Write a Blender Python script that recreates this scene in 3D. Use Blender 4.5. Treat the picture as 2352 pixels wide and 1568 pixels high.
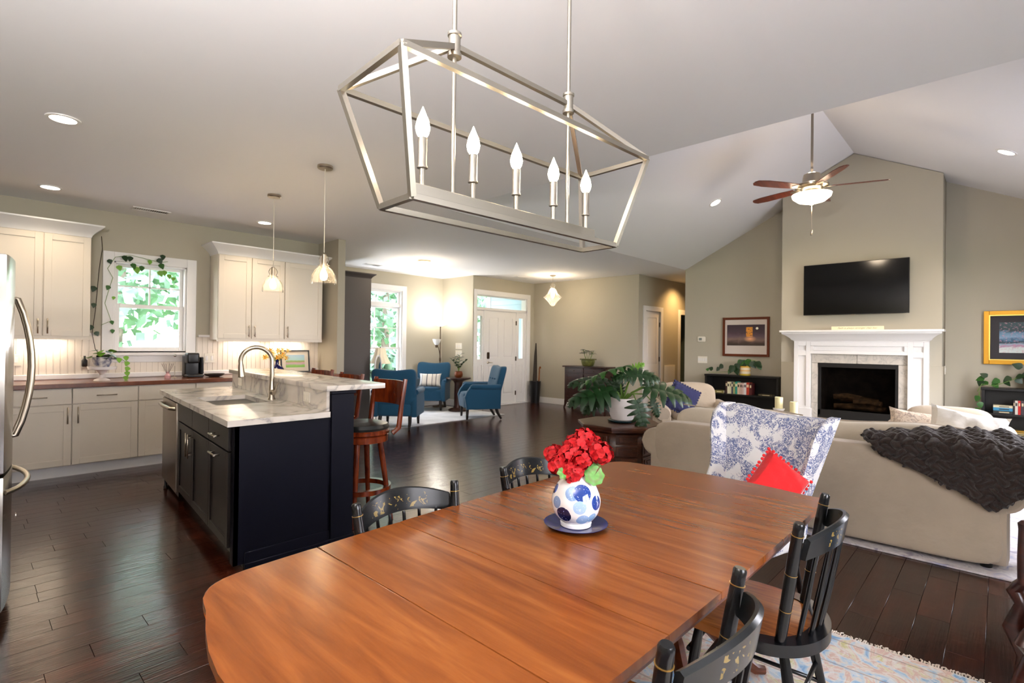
import bpy, bmesh, math, random
from mathutils import Matrix, Vector
random.seed(11)
PI = math.pi
for o in list(bpy.data.objects): bpy.data.objects.remove(o)
SC = bpy.context.scene
COL = SC.collection
# ------------------------------------------------------------------ camera
yaw, pit, rol, FPX, EYE = 0.7550035, 0.00501758, 0.01229365, 1192.96544, 1.39
f_ = Vector((math.cos(pit)*math.cos(yaw), math.cos(pit)*math.sin(yaw), math.sin(pit)))
r_ = Vector((math.sin(yaw), -math.cos(yaw), 0)); u_ = r_.cross(f_)
R2 = r_*math.cos(rol)+u_*math.sin(rol); U2 = -r_*math.sin(rol)+u_*math.cos(rol)
cam = bpy.data.cameras.new('camera'); camo = bpy.data.objects.new('camera', cam); COL.objects.link(camo)
mw = Matrix.Identity(4)
for i in range(3):
    mw[i][0] = R2[i]; mw[i][1] = U2[i]; mw[i][2] = -f_[i]
mw[2][3] = EYE
camo.matrix_world = mw
cam.sensor_width = 36; cam.lens = 36*FPX/2352; cam.clip_start = .03; cam.clip_end = 200
cam.dof.use_dof = True; cam.dof.focus_distance = 1.9; cam.dof.aperture_fstop = 6.3
SC.camera = camo
# ------------------------------------------------------------------ world and exposure
SC.view_settings.view_transform = 'Standard'; SC.view_settings.look = 'None'
SC.view_settings.gamma = 1; SC.view_settings.use_curve_mapping = False
SC.view_settings.exposure = 1.42
W = bpy.data.worlds.new('world'); SC.world = W; W.use_nodes = True
nt = W.node_tree; bg = nt.nodes['Background']
tc = nt.nodes.new('ShaderNodeTexCoord'); sp = nt.nodes.new('ShaderNodeSeparateXYZ'); cr = nt.nodes.new('ShaderNodeValToRGB')
nt.links.new(tc.outputs['Generated'], sp.inputs[0]); nt.links.new(sp.outputs['Z'], cr.inputs[0]); nt.links.new(cr.outputs[0], bg.inputs[0])
cr.color_ramp.elements[0].position = 0; cr.color_ramp.elements[0].color = (1, .965, .99, 1)
cr.color_ramp.elements[1].position = .8; cr.color_ramp.elements[1].color = (.72, .80, 1, 1)
bg.inputs[1].default_value = 7.5
def light(name, kind, loc, energy, color=(1, 1, 1), size=.1, rot=None, parent=None, size_y=None, spot=None, blend=.5):
    l = bpy.data.lights.new(name, kind); l.energy = energy; l.color = color
    if kind == 'AREA':
        l.size = size
        if size_y: l.shape = 'RECTANGLE'; l.size_y = size_y
    else: l.shadow_soft_size = size
    if kind == 'SPOT': l.spot_size = spot or 2; l.spot_blend = blend
    o = bpy.data.objects.new(name, l); COL.objects.link(o); o.location = loc
    if rot: o.rotation_euler = rot
    if parent: o.parent = parent
    return o
DAY = (.84, .91, 1.0)
# daylight by the windows behind and beside the camera, then two added fill lamps
light('daylight_living_window', 'AREA', (6.4, -2.3, 1.75), 600, (.80, .90, 1.0), 3.4, (-PI/2, 0, 0), size_y=2.4)
light('daylight_dining_window', 'AREA', (1.2, -1.92, 1.6), 30, DAY, 1.8, (-PI/2, 0, 0), size_y=1.4)
light('added_ceiling_uplight', 'AREA', (-.75, .35, 1.9), 95, (1, .97, .97), .5, (PI*.90, 0, math.radians(-25)), size_y=.5)  # added uplight behind the camera to brighten the ceiling, not a lamp of the room
light('added_foyer_uplight', 'AREA', (5.85, 10.0, .05), 38, (.92, .97, 1.0), 1.6, (-PI/2-.75, 0, 0), size_y=.8)  # added lamp below the sill, standing in for light off the ground
WARM = (1.0, .72, .42); WARM2 = (1.0, .80, .58)
# ------------------------------------------------------------------ mesh helpers
class B:
    def __init__(s): s.bm = bmesh.new()
    def _x(s, vs, M):
        if M is not None: bmesh.ops.transform(s.bm, matrix=M, verts=vs)
    def box(s, x0, x1, y0, y1, z0, z1, bev=0, M=None, seg=1):
        bm = s.bm
        v = [bm.verts.new((x, y, z)) for x in (x0, x1) for y in (y0, y1) for z in (z0, z1)]
        fs = [bm.faces.new([v[i] for i in q]) for q in ((0, 1, 3, 2), (4, 6, 7, 5), (0, 4, 5, 1), (2, 3, 7, 6), (0, 2, 6, 4), (1, 5, 7, 3))]
        if bev:
            es = list({e for f in fs for e in f.edges})
            r = bmesh.ops.bevel(bm, geom=es, offset=bev, segments=seg, affect='EDGES', profile=.6)
            v = list({w for f in r['faces'] for w in f.verts}) if 'faces' in r else v
            v = list({w for f in r['faces'] for w in f.verts} | {w for f in fs if f.is_valid for w in f.verts})
        s._x(v, M); return s
    def prism(s, poly, z0, z1, M=None, bev=0, seg=1):
        bm = s.bm
        a = [bm.verts.new((x, y, z0)) for x, y in poly]; b = [bm.verts.new((x, y, z1)) for x, y in poly]
        n = len(poly); top = bm.faces.new(b); bot = bm.faces.new(a[::-1])
        for i in range(n): bm.faces.new((a[i], a[(i+1) % n], b[(i+1) % n], b[i]))
        v = a+b
        if bev:
            es = list(top.edges)+list(bot.edges)
            r = bmesh.ops.bevel(bm, geom=es, offset=bev, segments=seg, affect='EDGES', profile=.6)
            v = list({w for f in r['faces'] for w in f.verts} | {w for w in v if w.is_valid})
        s._x(v, M); return s
    def lathe(s, prof, seg=24, M=None, cap=True):
        bm = s.bm; rings = []
        for r, z in prof:
            if r < 1e-5: rings.append([bm.verts.new((0, 0, z))])
            else: rings.append([bm.verts.new((r*math.cos(2*PI*i/seg), r*math.sin(2*PI*i/seg), z)) for i in range(seg)])
        for a, b in zip(rings, rings[1:]):
            for i in range(seg):
                j = (i+1) % seg
                if len(a) == 1 and len(b) == 1: continue
                if len(a) == 1: bm.faces.new((a[0], b[j], b[i]))
                elif len(b) == 1: bm.faces.new((a[i], a[j], b[0]))
                else: bm.faces.new((a[i], a[j], b[j], b[i]))
        if cap:
            if len(rings[0]) > 1: bm.faces.new(rings[0][::-1])
            if len(rings[-1]) > 1: bm.faces.new(rings[-1])
        s._x([v for r in rings for v in r], M); return s
    def tube(s, pts, rad, seg=8, M=None, flat=1.0):
        bm = s.bm; pts = [Vector(p) for p in pts]; n = len(pts)
        if not isinstance(rad, (list, tuple)): rad = [rad]*n
        rings = []; prev = None
        for i, p in enumerate(pts):
            d = (pts[min(i+1, n-1)]-pts[max(i-1, 0)]).normalized()
            if prev is None:
                a = Vector((0, 0, 1)) if abs(d.z) < .9 else Vector((1, 0, 0))
                nx = d.cross(a).normalized()
            else: nx = (prev-d*prev.dot(d)).normalized()
            ny = d.cross(nx); prev = nx
            rings.append([bm.verts.new(p+(nx*math.cos(2*PI*k/seg)+ny*math.sin(2*PI*k/seg)*flat)*rad[i]) for k in range(seg)])
        for a, b in zip(rings, rings[1:]):
            for k in range(seg): bm.faces.new((a[k], a[(k+1) % seg], b[(k+1) % seg], b[k]))
        bm.faces.new(rings[0][::-1]); bm.faces.new(rings[-1])
        s._x([v for r in rings for v in r], M); return s
    def bar(s, p0, p1, w, h, up=(0, 0, 1)):
        p0 = Vector(p0); p1 = Vector(p1); d = (p1-p0).normalized(); up = Vector(up)
        if abs(d.dot(up)) > .98: up = Vector((1, 0, 0))
        nx = d.cross(up).normalized(); ny = nx.cross(d)
        bm = s.bm
        v = [bm.verts.new(p+nx*a*w/2+ny*b*h/2) for p in (p0, p1) for a, b in ((-1, -1), (1, -1), (1, 1), (-1, 1))]
        for q in ((3, 2, 1, 0), (4, 5, 6, 7), (0, 1, 5, 4), (1, 2, 6, 5), (2, 3, 7, 6), (3, 0, 4, 7)): bm.faces.new([v[i] for i in q])
        return s
    def grid(s, f, nu, nv, M=None, cu=False, cv=False):
        bm = s.bm
        g = [[bm.verts.new(f(i/(nu if cu else nu-1), j/(nv if cv else nv-1))) for j in range(nv)] for i in range(nu)]
        for i in range(nu if cu else nu-1):
            for j in range(nv if cv else nv-1):
                bm.faces.new((g[i][j], g[(i+1) % nu][j], g[(i+1) % nu][(j+1) % nv], g[i][(j+1) % nv]))
        s._x([v for r in g for v in r], M); return s
    def sbox(s, c, sz, p=5, n=10, M=None, fn=None):
        bm = s.bm; d = {}
        def pt(a, b, e, ax, sg):
            t = [0, 0, 0]; t[ax] = sg; t[(ax+1) % 3] = a; t[(ax+2) % 3] = b
            k = tuple(round(x, 5) for x in t)
            if k not in d:
                L = sum(abs(x)**p for x in t)**(1/p)
                q = [x/L for x in t]
                q = [c[i]+q[i]*sz[i]/2 for i in range(3)]
                if fn: q = fn(*q)
                d[k] = bm.verts.new(q)
            return d[k]
        for ax in range(3):
            for sg in (-1, 1):
                for i in range(n):
                    for j in range(n):
                        a0, a1, b0, b1 = -1+2*i/n, -1+2*(i+1)/n, -1+2*j/n, -1+2*(j+1)/n
                        q = [pt(a0, b0, 0, ax, sg), pt(a1, b0, 0, ax, sg), pt(a1, b1, 0, ax, sg), pt(a0, b1, 0, ax, sg)]
                        bm.faces.new(q if sg > 0 else q[::-1])
        s._x(list(d.values()), M); return s
    def pillow(s, w, h, t, n=14, M=None, pinch=.10, wob=0):
        bm = s.bm
        def P(u, v, sg):
            x = 2*u-1; y = 2*v-1
            k = max(0, (1-x**4))**.5*max(0, (1-y**4))**.5
            ex = 1-pinch*(1-abs(y)**3)*abs(x)**2; ey = 1-pinch*(1-abs(x)**3)*abs(y)**2
            w_ = wob*math.sin(9*x+5*y)*math.cos(7*y-3*x)*k
            return (x*ex*w/2, sg*(t/2*k+w_), y*ey*h/2)
        g = {}
        for sg in (-1, 1):
            for i in range(n+1):
                for j in range(n+1):
                    if sg > 0 and (i in (0, n) or j in (0, n)): g[sg, i, j] = g[-1, i, j]
                    else: g[sg, i, j] = bm.verts.new(P(i/n, j/n, sg))
        for sg in (-1, 1):
            for i in range(n):
                for j in range(n):
                    q = [g[sg, i, j], g[sg, i+1, j], g[sg, i+1, j+1], g[sg, i, j+1]]
                    try: bm.faces.new(q if sg < 0 else q[::-1])
                    except ValueError: pass
        s._x(list({v for v in g.values()}), M); return s
def finish(name, b, m, parent=None, ang=38, xf=None, flip=True):
    bm = b.bm
    if xf:
        for v in bm.verts: v.co = xf(v.co)
    if flip: bmesh.ops.recalc_face_normals(bm, faces=bm.faces[:])
    c = math.radians(ang)
    for f in bm.faces: f.smooth = len(f.verts) <= 4
    for e in bm.edges:
        if len(e.link_faces) != 2 or e.calc_face_angle(0) > c: e.smooth = False
    me = bpy.data.meshes.new(name); bm.to_mesh(me); bm.free()
    if m is not None:
        for mm in (m if isinstance(m, (list, tuple)) else [m]): me.materials.append(mm)
    o = bpy.data.objects.new(name, me); COL.objects.link(o)
    if parent: o.parent = parent
    return o
def tag(o, label, cat, group=None, kind=None):
    if label: o['label'] = label
    if cat: o['category'] = cat
    if group: o['group'] = group
    if kind: o['kind'] = kind
    return o
def thing(name, label, cat, loc=(0, 0, 0), rz=0, group=None, kind=None):
    o = bpy.data.objects.new(name, None); COL.objects.link(o); o.empty_display_size = .1
    o.location = loc; o.rotation_euler = (0, 0, rz)
    return tag(o, label, cat, group, kind)
def struct(name, b, m, parent=None, **k):
    o = finish(name, b, m, parent, **k)
    if not parent: o['kind'] = 'structure'
    return o
def dup(root, loc, rz=None, label=None, group=None):
    def cp(o, par):
        c = o.copy(); COL.objects.link(c)
        if par: c.parent = par
        for ch in o.children: cp(ch, c)
        return c
    r = cp(root, None); r.location = loc
    if rz is not None: r.rotation_euler = (0, 0, rz)
    if label: r['label'] = label
    if group: r['group'] = group
    return r
def RX(a): return Matrix.Rotation(a, 4, 'X')
def RY(a): return Matrix.Rotation(a, 4, 'Y')
def RZ(a): return Matrix.Rotation(a, 4, 'Z')
def TR(x, y, z): return Matrix.Translation((x, y, z))
# ------------------------------------------------------------------ materials
def newmat(name):
    m = bpy.data.materials.new(name); m.use_nodes = True
    n = m.node_tree.nodes; return m, m.node_tree, n['Principled BSDF']
def S(c): # sRGB 0-255 to linear
    return tuple(((x/255)/12.92 if x/255 <= .04045 else ((x/255+.055)/1.055)**2.4) for x in c)+(1,)
def mat(name, col, rough=.5, metal=0, spec=.5, emit=None, es=0, nz=None, bump=None, coat=0, trans=0, ior=1.45, sheen=0, sc3=None, alpha=1):
    m, t, p = newmat(name); L = t.links.new
    c = S(col); p.inputs['Base Color'].default_value = c
    p.inputs['Roughness'].default_value = rough; p.inputs['Metallic'].default_value = metal
    p.inputs['Specular IOR Level'].default_value = spec; p.inputs['IOR'].default_value = ior
    p.inputs['Coat Weight'].default_value = coat; p.inputs['Transmission Weight'].default_value = trans
    p.inputs['Sheen Weight'].default_value = sheen; p.inputs['Alpha'].default_value = alpha
    if emit: p.inputs['Emission Color'].default_value = tuple(emit)+(1,); p.inputs['Emission Strength'].default_value = es
    if nz or bump:
        tcn = t.nodes.new('ShaderNodeTexCoord'); mp = t.nodes.new('ShaderNodeMapping'); L(tcn.outputs['Object'], mp.inputs[0])
        if sc3: mp.inputs['Scale'].default_value = sc3
    if nz:
        n = t.nodes.new('ShaderNodeTexNoise'); n.inputs['Scale'].default_value = nz[0]; n.inputs['Detail'].default_value = 5
        L(mp.outputs[0], n.inputs[0]); r = t.nodes.new('ShaderNodeValToRGB'); L(n.outputs[0], r.inputs[0])
        k = nz[1]; c2 = S(nz[2]) if len(nz) > 2 else tuple(min(1, x*(1+k)) for x in c[:3])+(1,)
        r.color_ramp.elements[0].position = .35; r.color_ramp.elements[0].color = tuple(x*(1-k) for x in c[:3])+(1,)
        r.color_ramp.elements[1].position = .68; r.color_ramp.elements[1].color = c2
        L(r.outputs[0], p.inputs['Base Color'])
    if bump:
        n = t.nodes.new('ShaderNodeTexNoise'); n.inputs['Scale'].default_value = bump[0]; n.inputs['Detail'].default_value = 4
        L(mp.outputs[0], n.inputs[0]); bn = t.nodes.new('ShaderNodeBump'); bn.inputs['Strength'].default_value = bump[1]; bn.inputs['Distance'].default_value = bump[2] if len(bump) > 2 else .01
        L(n.outputs[0], bn.inputs['Height']); L(bn.outputs[0], p.inputs['Normal'])
    return m
class G:  # tiny node-graph helper
    def __init__(s, m): s.t = m.node_tree; s.p = s.t.nodes['Principled BSDF']
    def n(s, k, **kw):
        x = s.t.nodes.new('ShaderNode'+k)
        for a, b in kw.items():
            if hasattr(x, a): setattr(x, a, b)
        return x
    def l(s, a, b): s.t.links.new(a, b)
    def coord(s, sc=(1, 1, 1), kind='Object', loc=(0, 0, 0)):
        c = s.n('TexCoord'); m = s.n('Mapping'); m.inputs['Scale'].default_value = sc; m.inputs['Location'].default_value = loc
        s.l(c.outputs[kind], m.inputs[0]); return m.outputs[0]
    def noise(s, v, scale, det=4, dist=0):
        x = s.n('TexNoise'); x.inputs['Scale'].default_value = scale; x.inputs['Detail'].default_value = det; x.inputs['Distortion'].default_value = dist
        s.l(v, x.inputs[0]); return x.outputs[0]
    def vor(s, v, scale, feature='F1'):
        x = s.n('TexVoronoi'); x.feature = feature; x.inputs['Scale'].default_value = scale; s.l(v, x.inputs[0]); return x
    def ramp(s, fac, stops, interp='LINEAR'):
        x = s.n('ValToRGB'); x.color_ramp.interpolation = interp; e = x.color_ramp.elements
        while len(e) < len(stops): e.new(.5)
        for i, (p, c) in enumerate(stops):
            e[i].position = p; e[i].color = c if len(c) == 4 else S(c)
        s.l(fac, x.inputs[0]); return x.outputs[0]
    def math(s, op, a, b=None, c=None):
        x = s.n('Math'); x.operation = op
        for i, q in enumerate((a, b, c)):
            if q is None: continue
            if isinstance(q, (int, float)): x.inputs[i].default_value = q
            else: s.l(q, x.inputs[i])
        return x.outputs[0]
    def mix(s, fac, a, b, blend='MIX'):
        x = s.n('Mix'); x.data_type = 'RGBA'; x.blend_type = blend
        for i, q in ((0, fac), (6, a), (7, b)):
            if isinstance(q, (int, float)): x.inputs[i].default_value = q
            elif isinstance(q, tuple): x.inputs[i].default_value = q if len(q) == 4 else S(q)
            else: s.l(q, x.inputs[i])
        return x.outputs[2]
    def bump(s, h, strength=.3, dist=.01):
        x = s.n('Bump'); x.inputs['Strength'].default_value = strength; x.inputs['Distance'].default_value = dist
        s.l(h, x.inputs['Height']); s.l(x.outputs[0], s.p.inputs['Normal'])
    def base(s, c): s.l(c, s.p.inputs['Base Color'])
def woodmat(name, stops, sc=(1, 1, 1), scale=6, rough=.35, bump=.15, coat=0, rnd=False, spec=.5):
    m, t, p = newmat(name); g = G(m)
    v = g.coord(sc)
    if rnd:
        oi = g.n('ObjectInfo'); ge = g.n('NewGeometry')
        rr = g.math('ADD', oi.outputs['Random'], ge.outputs['Random Per Island']); rr = g.math('FRACT', rr)
        cb = g.n('CombineXYZ'); s1 = g.math('MULTIPLY', rr, 37.); g.l(s1, cb.inputs[0]); g.l(s1, cb.inputs[1]); g.l(s1, cb.inputs[2])
        va = g.n('VectorMath'); va.operation = 'ADD'; g.l(v, va.inputs[0]); g.l(cb.outputs[0], va.inputs[1]); v = va.outputs[0]
    a = g.noise(v, scale, 6, .6); c = g.ramp(a, stops)
    if rnd:
        k = g.math('MULTIPLY_ADD', rr, .75, .55)
        cc = g.n('CombineColor'); g.l(k, cc.inputs[0]); g.l(k, cc.inputs[1]); g.l(k, cc.inputs[2]); c = g.mix(1., c, cc.outputs[0], 'MULTIPLY')
    g.base(c); p.inputs['Roughness'].default_value = rough; p.inputs['Coat Weight'].default_value = coat; p.inputs['Specular IOR Level'].default_value = spec
    p.inputs['Coat Roughness'].default_value = .12
    if bump: g.bump(a, bump, .004)
    return m
M = {}
M['wall'] = mat('wall_paint', (175, 168, 151), .75, bump=(180, .05, .002))
M['ceil'] = mat('ceiling_paint', (232, 231, 232), .85, bump=(150, .05, .002))
M['trim'] = mat('white_trim_paint', (226, 224, 222), .38)
M['cab'] = mat('cream_cabinet_paint', (216, 206, 190), .35)
M['bead'] = mat('beadboard_paint', (222, 213, 200), .4)
M['navy'] = mat('navy_black_cabinet_paint', (6, 7, 20), .5, spec=.2)
M['char'] = mat('charcoal_cabinet_paint', (30, 26, 25), .38, spec=.35)
M['steel'] = mat('stainless_steel', (172, 168, 162), .22, 1, bump=(3, .02, .002), sc3=(60, 60, 1))
M['steelv'] = mat('brushed_dishwasher_steel', (160, 148, 136), .33, 1, nz=(4, .06), sc3=(40, 40, 1))
M['nickel'] = mat('brushed_nickel', (178, 168, 152), .28, 1)
M['champ'] = mat('satin_silver_frame_metal', (158, 152, 142), .38, .95)
M['black'] = mat('black_plastic', (14, 14, 15), .35)
M['blackw'] = mat('black_bookcase_lacquer', (13, 12, 12), .4)
M['glass'] = mat('window_glass', (255, 255, 255), 0, 0, trans=1, ior=1.02)
def glassy(name, tint=(1, 1, 1), rough=.02, mixf=.80):
    m = bpy.data.materials.new(name); m.use_nodes = True; t = m.node_tree; t.nodes.clear()
    o = t.nodes.new('ShaderNodeOutputMaterial'); a = t.nodes.new('ShaderNodeBsdfTransparent'); b = t.nodes.new('ShaderNodeBsdfGlossy'); x = t.nodes.new('ShaderNodeMixShader'); fr = t.nodes.new('ShaderNodeLayerWeight')
    a.inputs[0].default_value = tint+(1,); b.inputs[1].default_value = rough; fr.inputs[0].default_value = 1-mixf
    t.links.new(fr.outputs['Fresnel'], x.inputs[0]); t.links.new(a.outputs[0], x.inputs[1]); t.links.new(b.outputs[0], x.inputs[2]); t.links.new(x.outputs[0], o.inputs[0])
    return m
M['pane'] = glassy('window_pane_glass', mixf=.95)
def seeded(name):
    m = bpy.data.materials.new(name); m.use_nodes = True; t = m.node_tree; t.nodes.clear(); N = t.nodes.new; L = t.links.new
    o = N('ShaderNodeOutputMaterial'); a = N('ShaderNodeBsdfTransparent'); b = N('ShaderNodeBsdfGlossy'); c = N('ShaderNodeBsdfTranslucent'); x = N('ShaderNodeMixShader'); y = N('ShaderNodeMixShader'); fr = N('ShaderNodeLayerWeight'); tc_ = N('ShaderNodeTexCoord'); vo = N('ShaderNodeTexVoronoi'); mr = N('ShaderNodeMapRange')
    a.inputs[0].default_value = (.97, .96, .94, 1); c.inputs[0].default_value = (1, .93, .84, 1); b.inputs[1].default_value = .12; fr.inputs[0].default_value = .12; vo.inputs['Scale'].default_value = 90
    L(tc_.outputs['Object'], vo.inputs[0]); L(vo.outputs['Distance'], mr.inputs[0]); mr.inputs[1].default_value = .1; mr.inputs[2].default_value = .5; mr.inputs[3].default_value = .20; mr.inputs[4].default_value = .03
    L(mr.outputs[0], x.inputs[0]); L(a.outputs[0], x.inputs[1]); L(c.outputs[0], x.inputs[2]); L(fr.outputs['Fresnel'], y.inputs[0]); L(x.outputs[0], y.inputs[1]); L(b.outputs[0], y.inputs[2]); L(y.outputs[0], o.inputs[0]); return m
M['shade'] = seeded('seeded_glass_shade')
M['bulb'] = mat('lit_bulb_glass', (255, 245, 230), .3, emit=(1, .80, .52), es=28)
M['can'] = mat('recessed_lamp_lens', (255, 250, 240), .4, emit=(1, .90, .74), es=9)
M['marble'] = mat('veined_marble', (216, 208, 198), .16)
g = G(M['marble']); v = g.coord(); a = g.noise(v, 1.5, 8, 1.9); b2 = g.noise(v, 5, 6, 1.2)
w1 = g.math('ABSOLUTE', g.math('SUBTRACT', a, .5)); c1 = g.ramp(w1, [(0, (146, 144, 146)), (.012, (178, 173, 168)), (.05, (210, 204, 196)), (.3, (226, 221, 213))])
g.base(g.mix(g.math('MULTIPLY', b2, .35), c1, (184, 168, 146)))
M['quartz'] = mat('grey_marble_tile', (190, 184, 174), .3)
g = G(M['quartz']); v = g.coord(); a = g.noise(v, 5, 8, 1.8); w1 = g.math('ABSOLUTE', g.math('SUBTRACT', a, .5)); g.base(g.ramp(w1, [(0, (160, 156, 150)), (.02, (184, 178, 168)), (.2, (198, 192, 182))]))
M['floor'] = woodmat('hand_scraped_dark_hardwood', [(.25, (26, 9, 4)), (.5, (50, 18, 8)), (.8, (78, 33, 16))], (1.2, 14, 1), 2.2, .19, 0, rnd=True, spec=.55)
g = G(M['floor']); v = g.coord((1.0, 26, 1)); h1 = g.noise(v, 3.5, 3, .4); v2 = g.coord((3, 3, 1)); h2 = g.noise(v2, 3, 2); g.bump(g.math('ADD', h1, h2), .22, .005)
M['subfloor'] = mat('dark_floor_gap', (16, 9, 6), .8)
M['table'] = woodmat('reddish_brown_table_top_wood', [(.25, (96, 46, 15)), (.45, (118, 61, 22)), (.60, (130, 71, 28)), (.82, (146, 87, 38))], (9, .9, 1), 2.3, .25, 0, spec=.42)
g = G(M['table'])
v = g.coord((60, 4, 1)); a = g.noise(v, 5, 5); fg = g.ramp(a, [(.3, (.93, .93, .93, 1)), (.7, (1, 1, 1, 1))]); src = M['table'].node_tree.nodes['Principled BSDF'].inputs['Base Color'].links[0].from_socket; g.base(g.mix(1., src, fg, 'MULTIPLY'))
M['tableedge'] = woodmat('dark_table_edge_wood', [(.3, (60, 26, 12)), (.7, (112, 56, 26))], (1, 1, 6), 8, .35, .1)
M['walnut'] = woodmat('walnut_worktop', [(.3, (70, 34, 18)), (.7, (132, 72, 42))], (1, 8, 1), 5, .22, 0)
M['cherry'] = woodmat('cherry_stool_wood', [(.3, (70, 22, 8)), (.7, (120, 48, 18))], (4, 4, 1), 6, .22, 0)
M['seatw'] = woodmat('honey_brown_seat_wood', [(.3, (112, 58, 20)), (.7, (158, 94, 38))], (12, 1, 1), 5, .25, 0)
M['espresso'] = woodmat('espresso_cabinet_wood', [(.3, (30, 12, 8)), (.7, (60, 26, 17))], (2, 2, 8), 5, .28, 0)
M['octw'] = woodmat('brown_carved_table_wood', [(.3, (44, 22, 13)), (.7, (84, 46, 28))], (2, 2, 8), 5, .35, .1)
M['darkleg'] = mat('dark_stained_leg', (26, 18, 15), .35)
M['blackpaint'] = mat('worn_black_chair_paint', (18, 19, 21), .22, nz=(30, .25))
M['gold'] = mat('gold_pinstripe', (190, 150, 80), .3, .8)
M['goldframe'] = mat('gilt_frame', (196, 146, 52), .35, .85, bump=(60, .1, .002))
M['linen'] = mat('oatmeal_slipcover_linen', (168, 153, 134), .9, sheen=.2, bump=(6, .35, .03), nz=(4, .05))
M['linenp'] = mat('pale_pillow_linen', (226, 220, 210), .9, sheen=.2, bump=(8, .5, .03))
M['teal'] = mat('teal_blue_upholstery', (8, 68, 98), .8, sheen=.15, bump=(150, .25, .002))
M['tealdk'] = M['teal']
M['red'] = mat('red_cotton', (206, 18, 24), .8, sheen=.2, bump=(10, .5, .02))
M['navyk'] = mat('navy_knit', (44, 46, 84), .9, bump=(60, .8, .01))
M['throw'] = mat('dark_brown_chunky_knit', (36, 21, 13), .92, sheen=.25, nz=(60, .35), bump=(90, .5, .006))
M['white'] = mat('white_ceramic', (232, 230, 228), .14)
M['potw'] = mat('white_pot_glaze', (222, 214, 210), .4, nz=(7, .06))
M['cobalt'] = mat('cobalt_glaze', (18, 22, 78), .12)
M['leaf'] = mat('leaf_green', (44, 92, 30), .4, nz=(6, .3))
M['leafd'] = mat('dark_leaf_green', (26, 54, 24), .4, nz=(6, .25))
M['leafl'] = mat('light_leaf_green', (110, 160, 52), .42, nz=(6, .2))
M['stem'] = mat('green_stem', (96, 128, 50), .5)
M['soil'] = mat('soil', (46, 32, 24), .95)
M['brass'] = mat('aged_bronze_metal', (74, 60, 46), .35, .8)
M['cream'] = mat('cream_wax', (236, 226, 176), .5)
M['leather'] = mat('black_leather', (30, 32, 31), .32, bump=(60, .15, .003))
M['paper'] = mat('page_paper', (214, 204, 184), .8)
M['mirror'] = mat('mirror_glass', (220, 225, 230), .03, 1)
M['terra'] = mat('copper_brown_glaze', (120, 58, 24), .3)
M['tv'] = mat('television_glass', (3, 3, 4), .12)
M['firebox'] = mat('black_firebox_metal', (12, 11, 11), .45)
M['outlet'] = mat('outlet_plastic', (226, 220, 206), .35)
M['asphalt'] = mat('grass_ground', (96, 130, 60), .95, nz=(3, .3))
M['bark'] = mat('tree_bark', (120, 108, 96), .9, nz=(9, .3))
M['siding'] = mat('pale_blue_siding', (182, 202, 214), .6)
def bmat(c, r=.55): return mat('book_cover_%02x%02x%02x' % c, c, r)
# ------------------------------------------------------------------ structure
YZX = Matrix(((0, 0, 1, 0), (1, 0, 0, 0), (0, 1, 0, 0), (0, 0, 0, 1)))
H = 2.86; XV = 3.65; YV = 4.43; YR = 1.595; YW = -1.24; XW = 9.56; YK = 7.5
def wall(name, axis, a0, a1, p0, p1, z0=0, z1=H, ops=(), m='wall'):
    """axis 'x': wall runs along x between a0..a1, thickness p0..p1 in y"""
    b = B(); cs = sorted({a0, a1}|{q for o in ops for q in o[:2]}); zs = sorted({z0, z1}|{q for o in ops for q in o[2:]})
    for u0, u1 in zip(cs, cs[1:]):
        run = None
        for w0, w1 in zip(zs, zs[1:]):
            uc, wc = (u0+u1)/2, (w0+w1)/2
            hole = any(o[0] < uc < o[1] and o[2] < wc < o[3] for o in ops)
            if not hole: run = [w0, w1] if run is None else [run[0], w1]
            if hole or w1 == zs[-1]:
                if run:
                    if axis == 'x': b.box(u0, u1, p0, p1, *run)
                    else: b.box(p0, p1, u0, u1, *run)
                run = None
    return struct(name, b, M[m])
wk = wall('wall_kitchen', 'x', -1.4, 3.69, YK, YK+.16, ops=[(1.215, 1.955, 1.25, 2.30)])
wall('wall_partition', 'y', 6.90, 9.3, 3.69, 3.80)
wall('wall_foyer_window', 'x', 3.69, 7.55, 9.3, 9.46, ops=[(5.25, 6.45, .45, 2.49)])
wall('wall_foyer_return', 'y', 8.43, 9.46, 7.55, 7.70)
wf = wall('wall_front', 'x', 7.55, XW, 8.27, 8.43, ops=[(7.63, 9.30, 0, 2.47)])
wr = wall('wall_foyer_right', 'y', 5.43, 8.43, XW, XW+.14)
wall('wall_hallway', 'x', XW+.14, 13, 5.43, 5.55, ops=[(9.84, 10.49, 0, 2.13), (11.45, 12.25, 0, 2.12)])
wall('wall_hallway_south', 'x', XW+.14, 13, 4.31, 4.43)
wall('wall_hallway_end', 'y', 4.31, 5.55, 13, 13.1)
b = B().box(11.3, 12.4, 6.3, 6.4, 0, H).box(11.2, 11.3, 5.55, 6.4, 0, H).box(12.4, 12.5, 5.55, 6.4, 0, H); struct('wall_bedroom', b, mat('dark_green_grey_room_paint', (78, 92, 88), .8))
b = B(); b.prism([(YW-.15, 0), (YV, 0), (YV, H), (YR, H+.5*(YV-YR)), (YW, H), (YW-.15, H)], XW, XW+.14, M=YZX)
wl = struct('wall_living', b, M['wall'])
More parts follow.
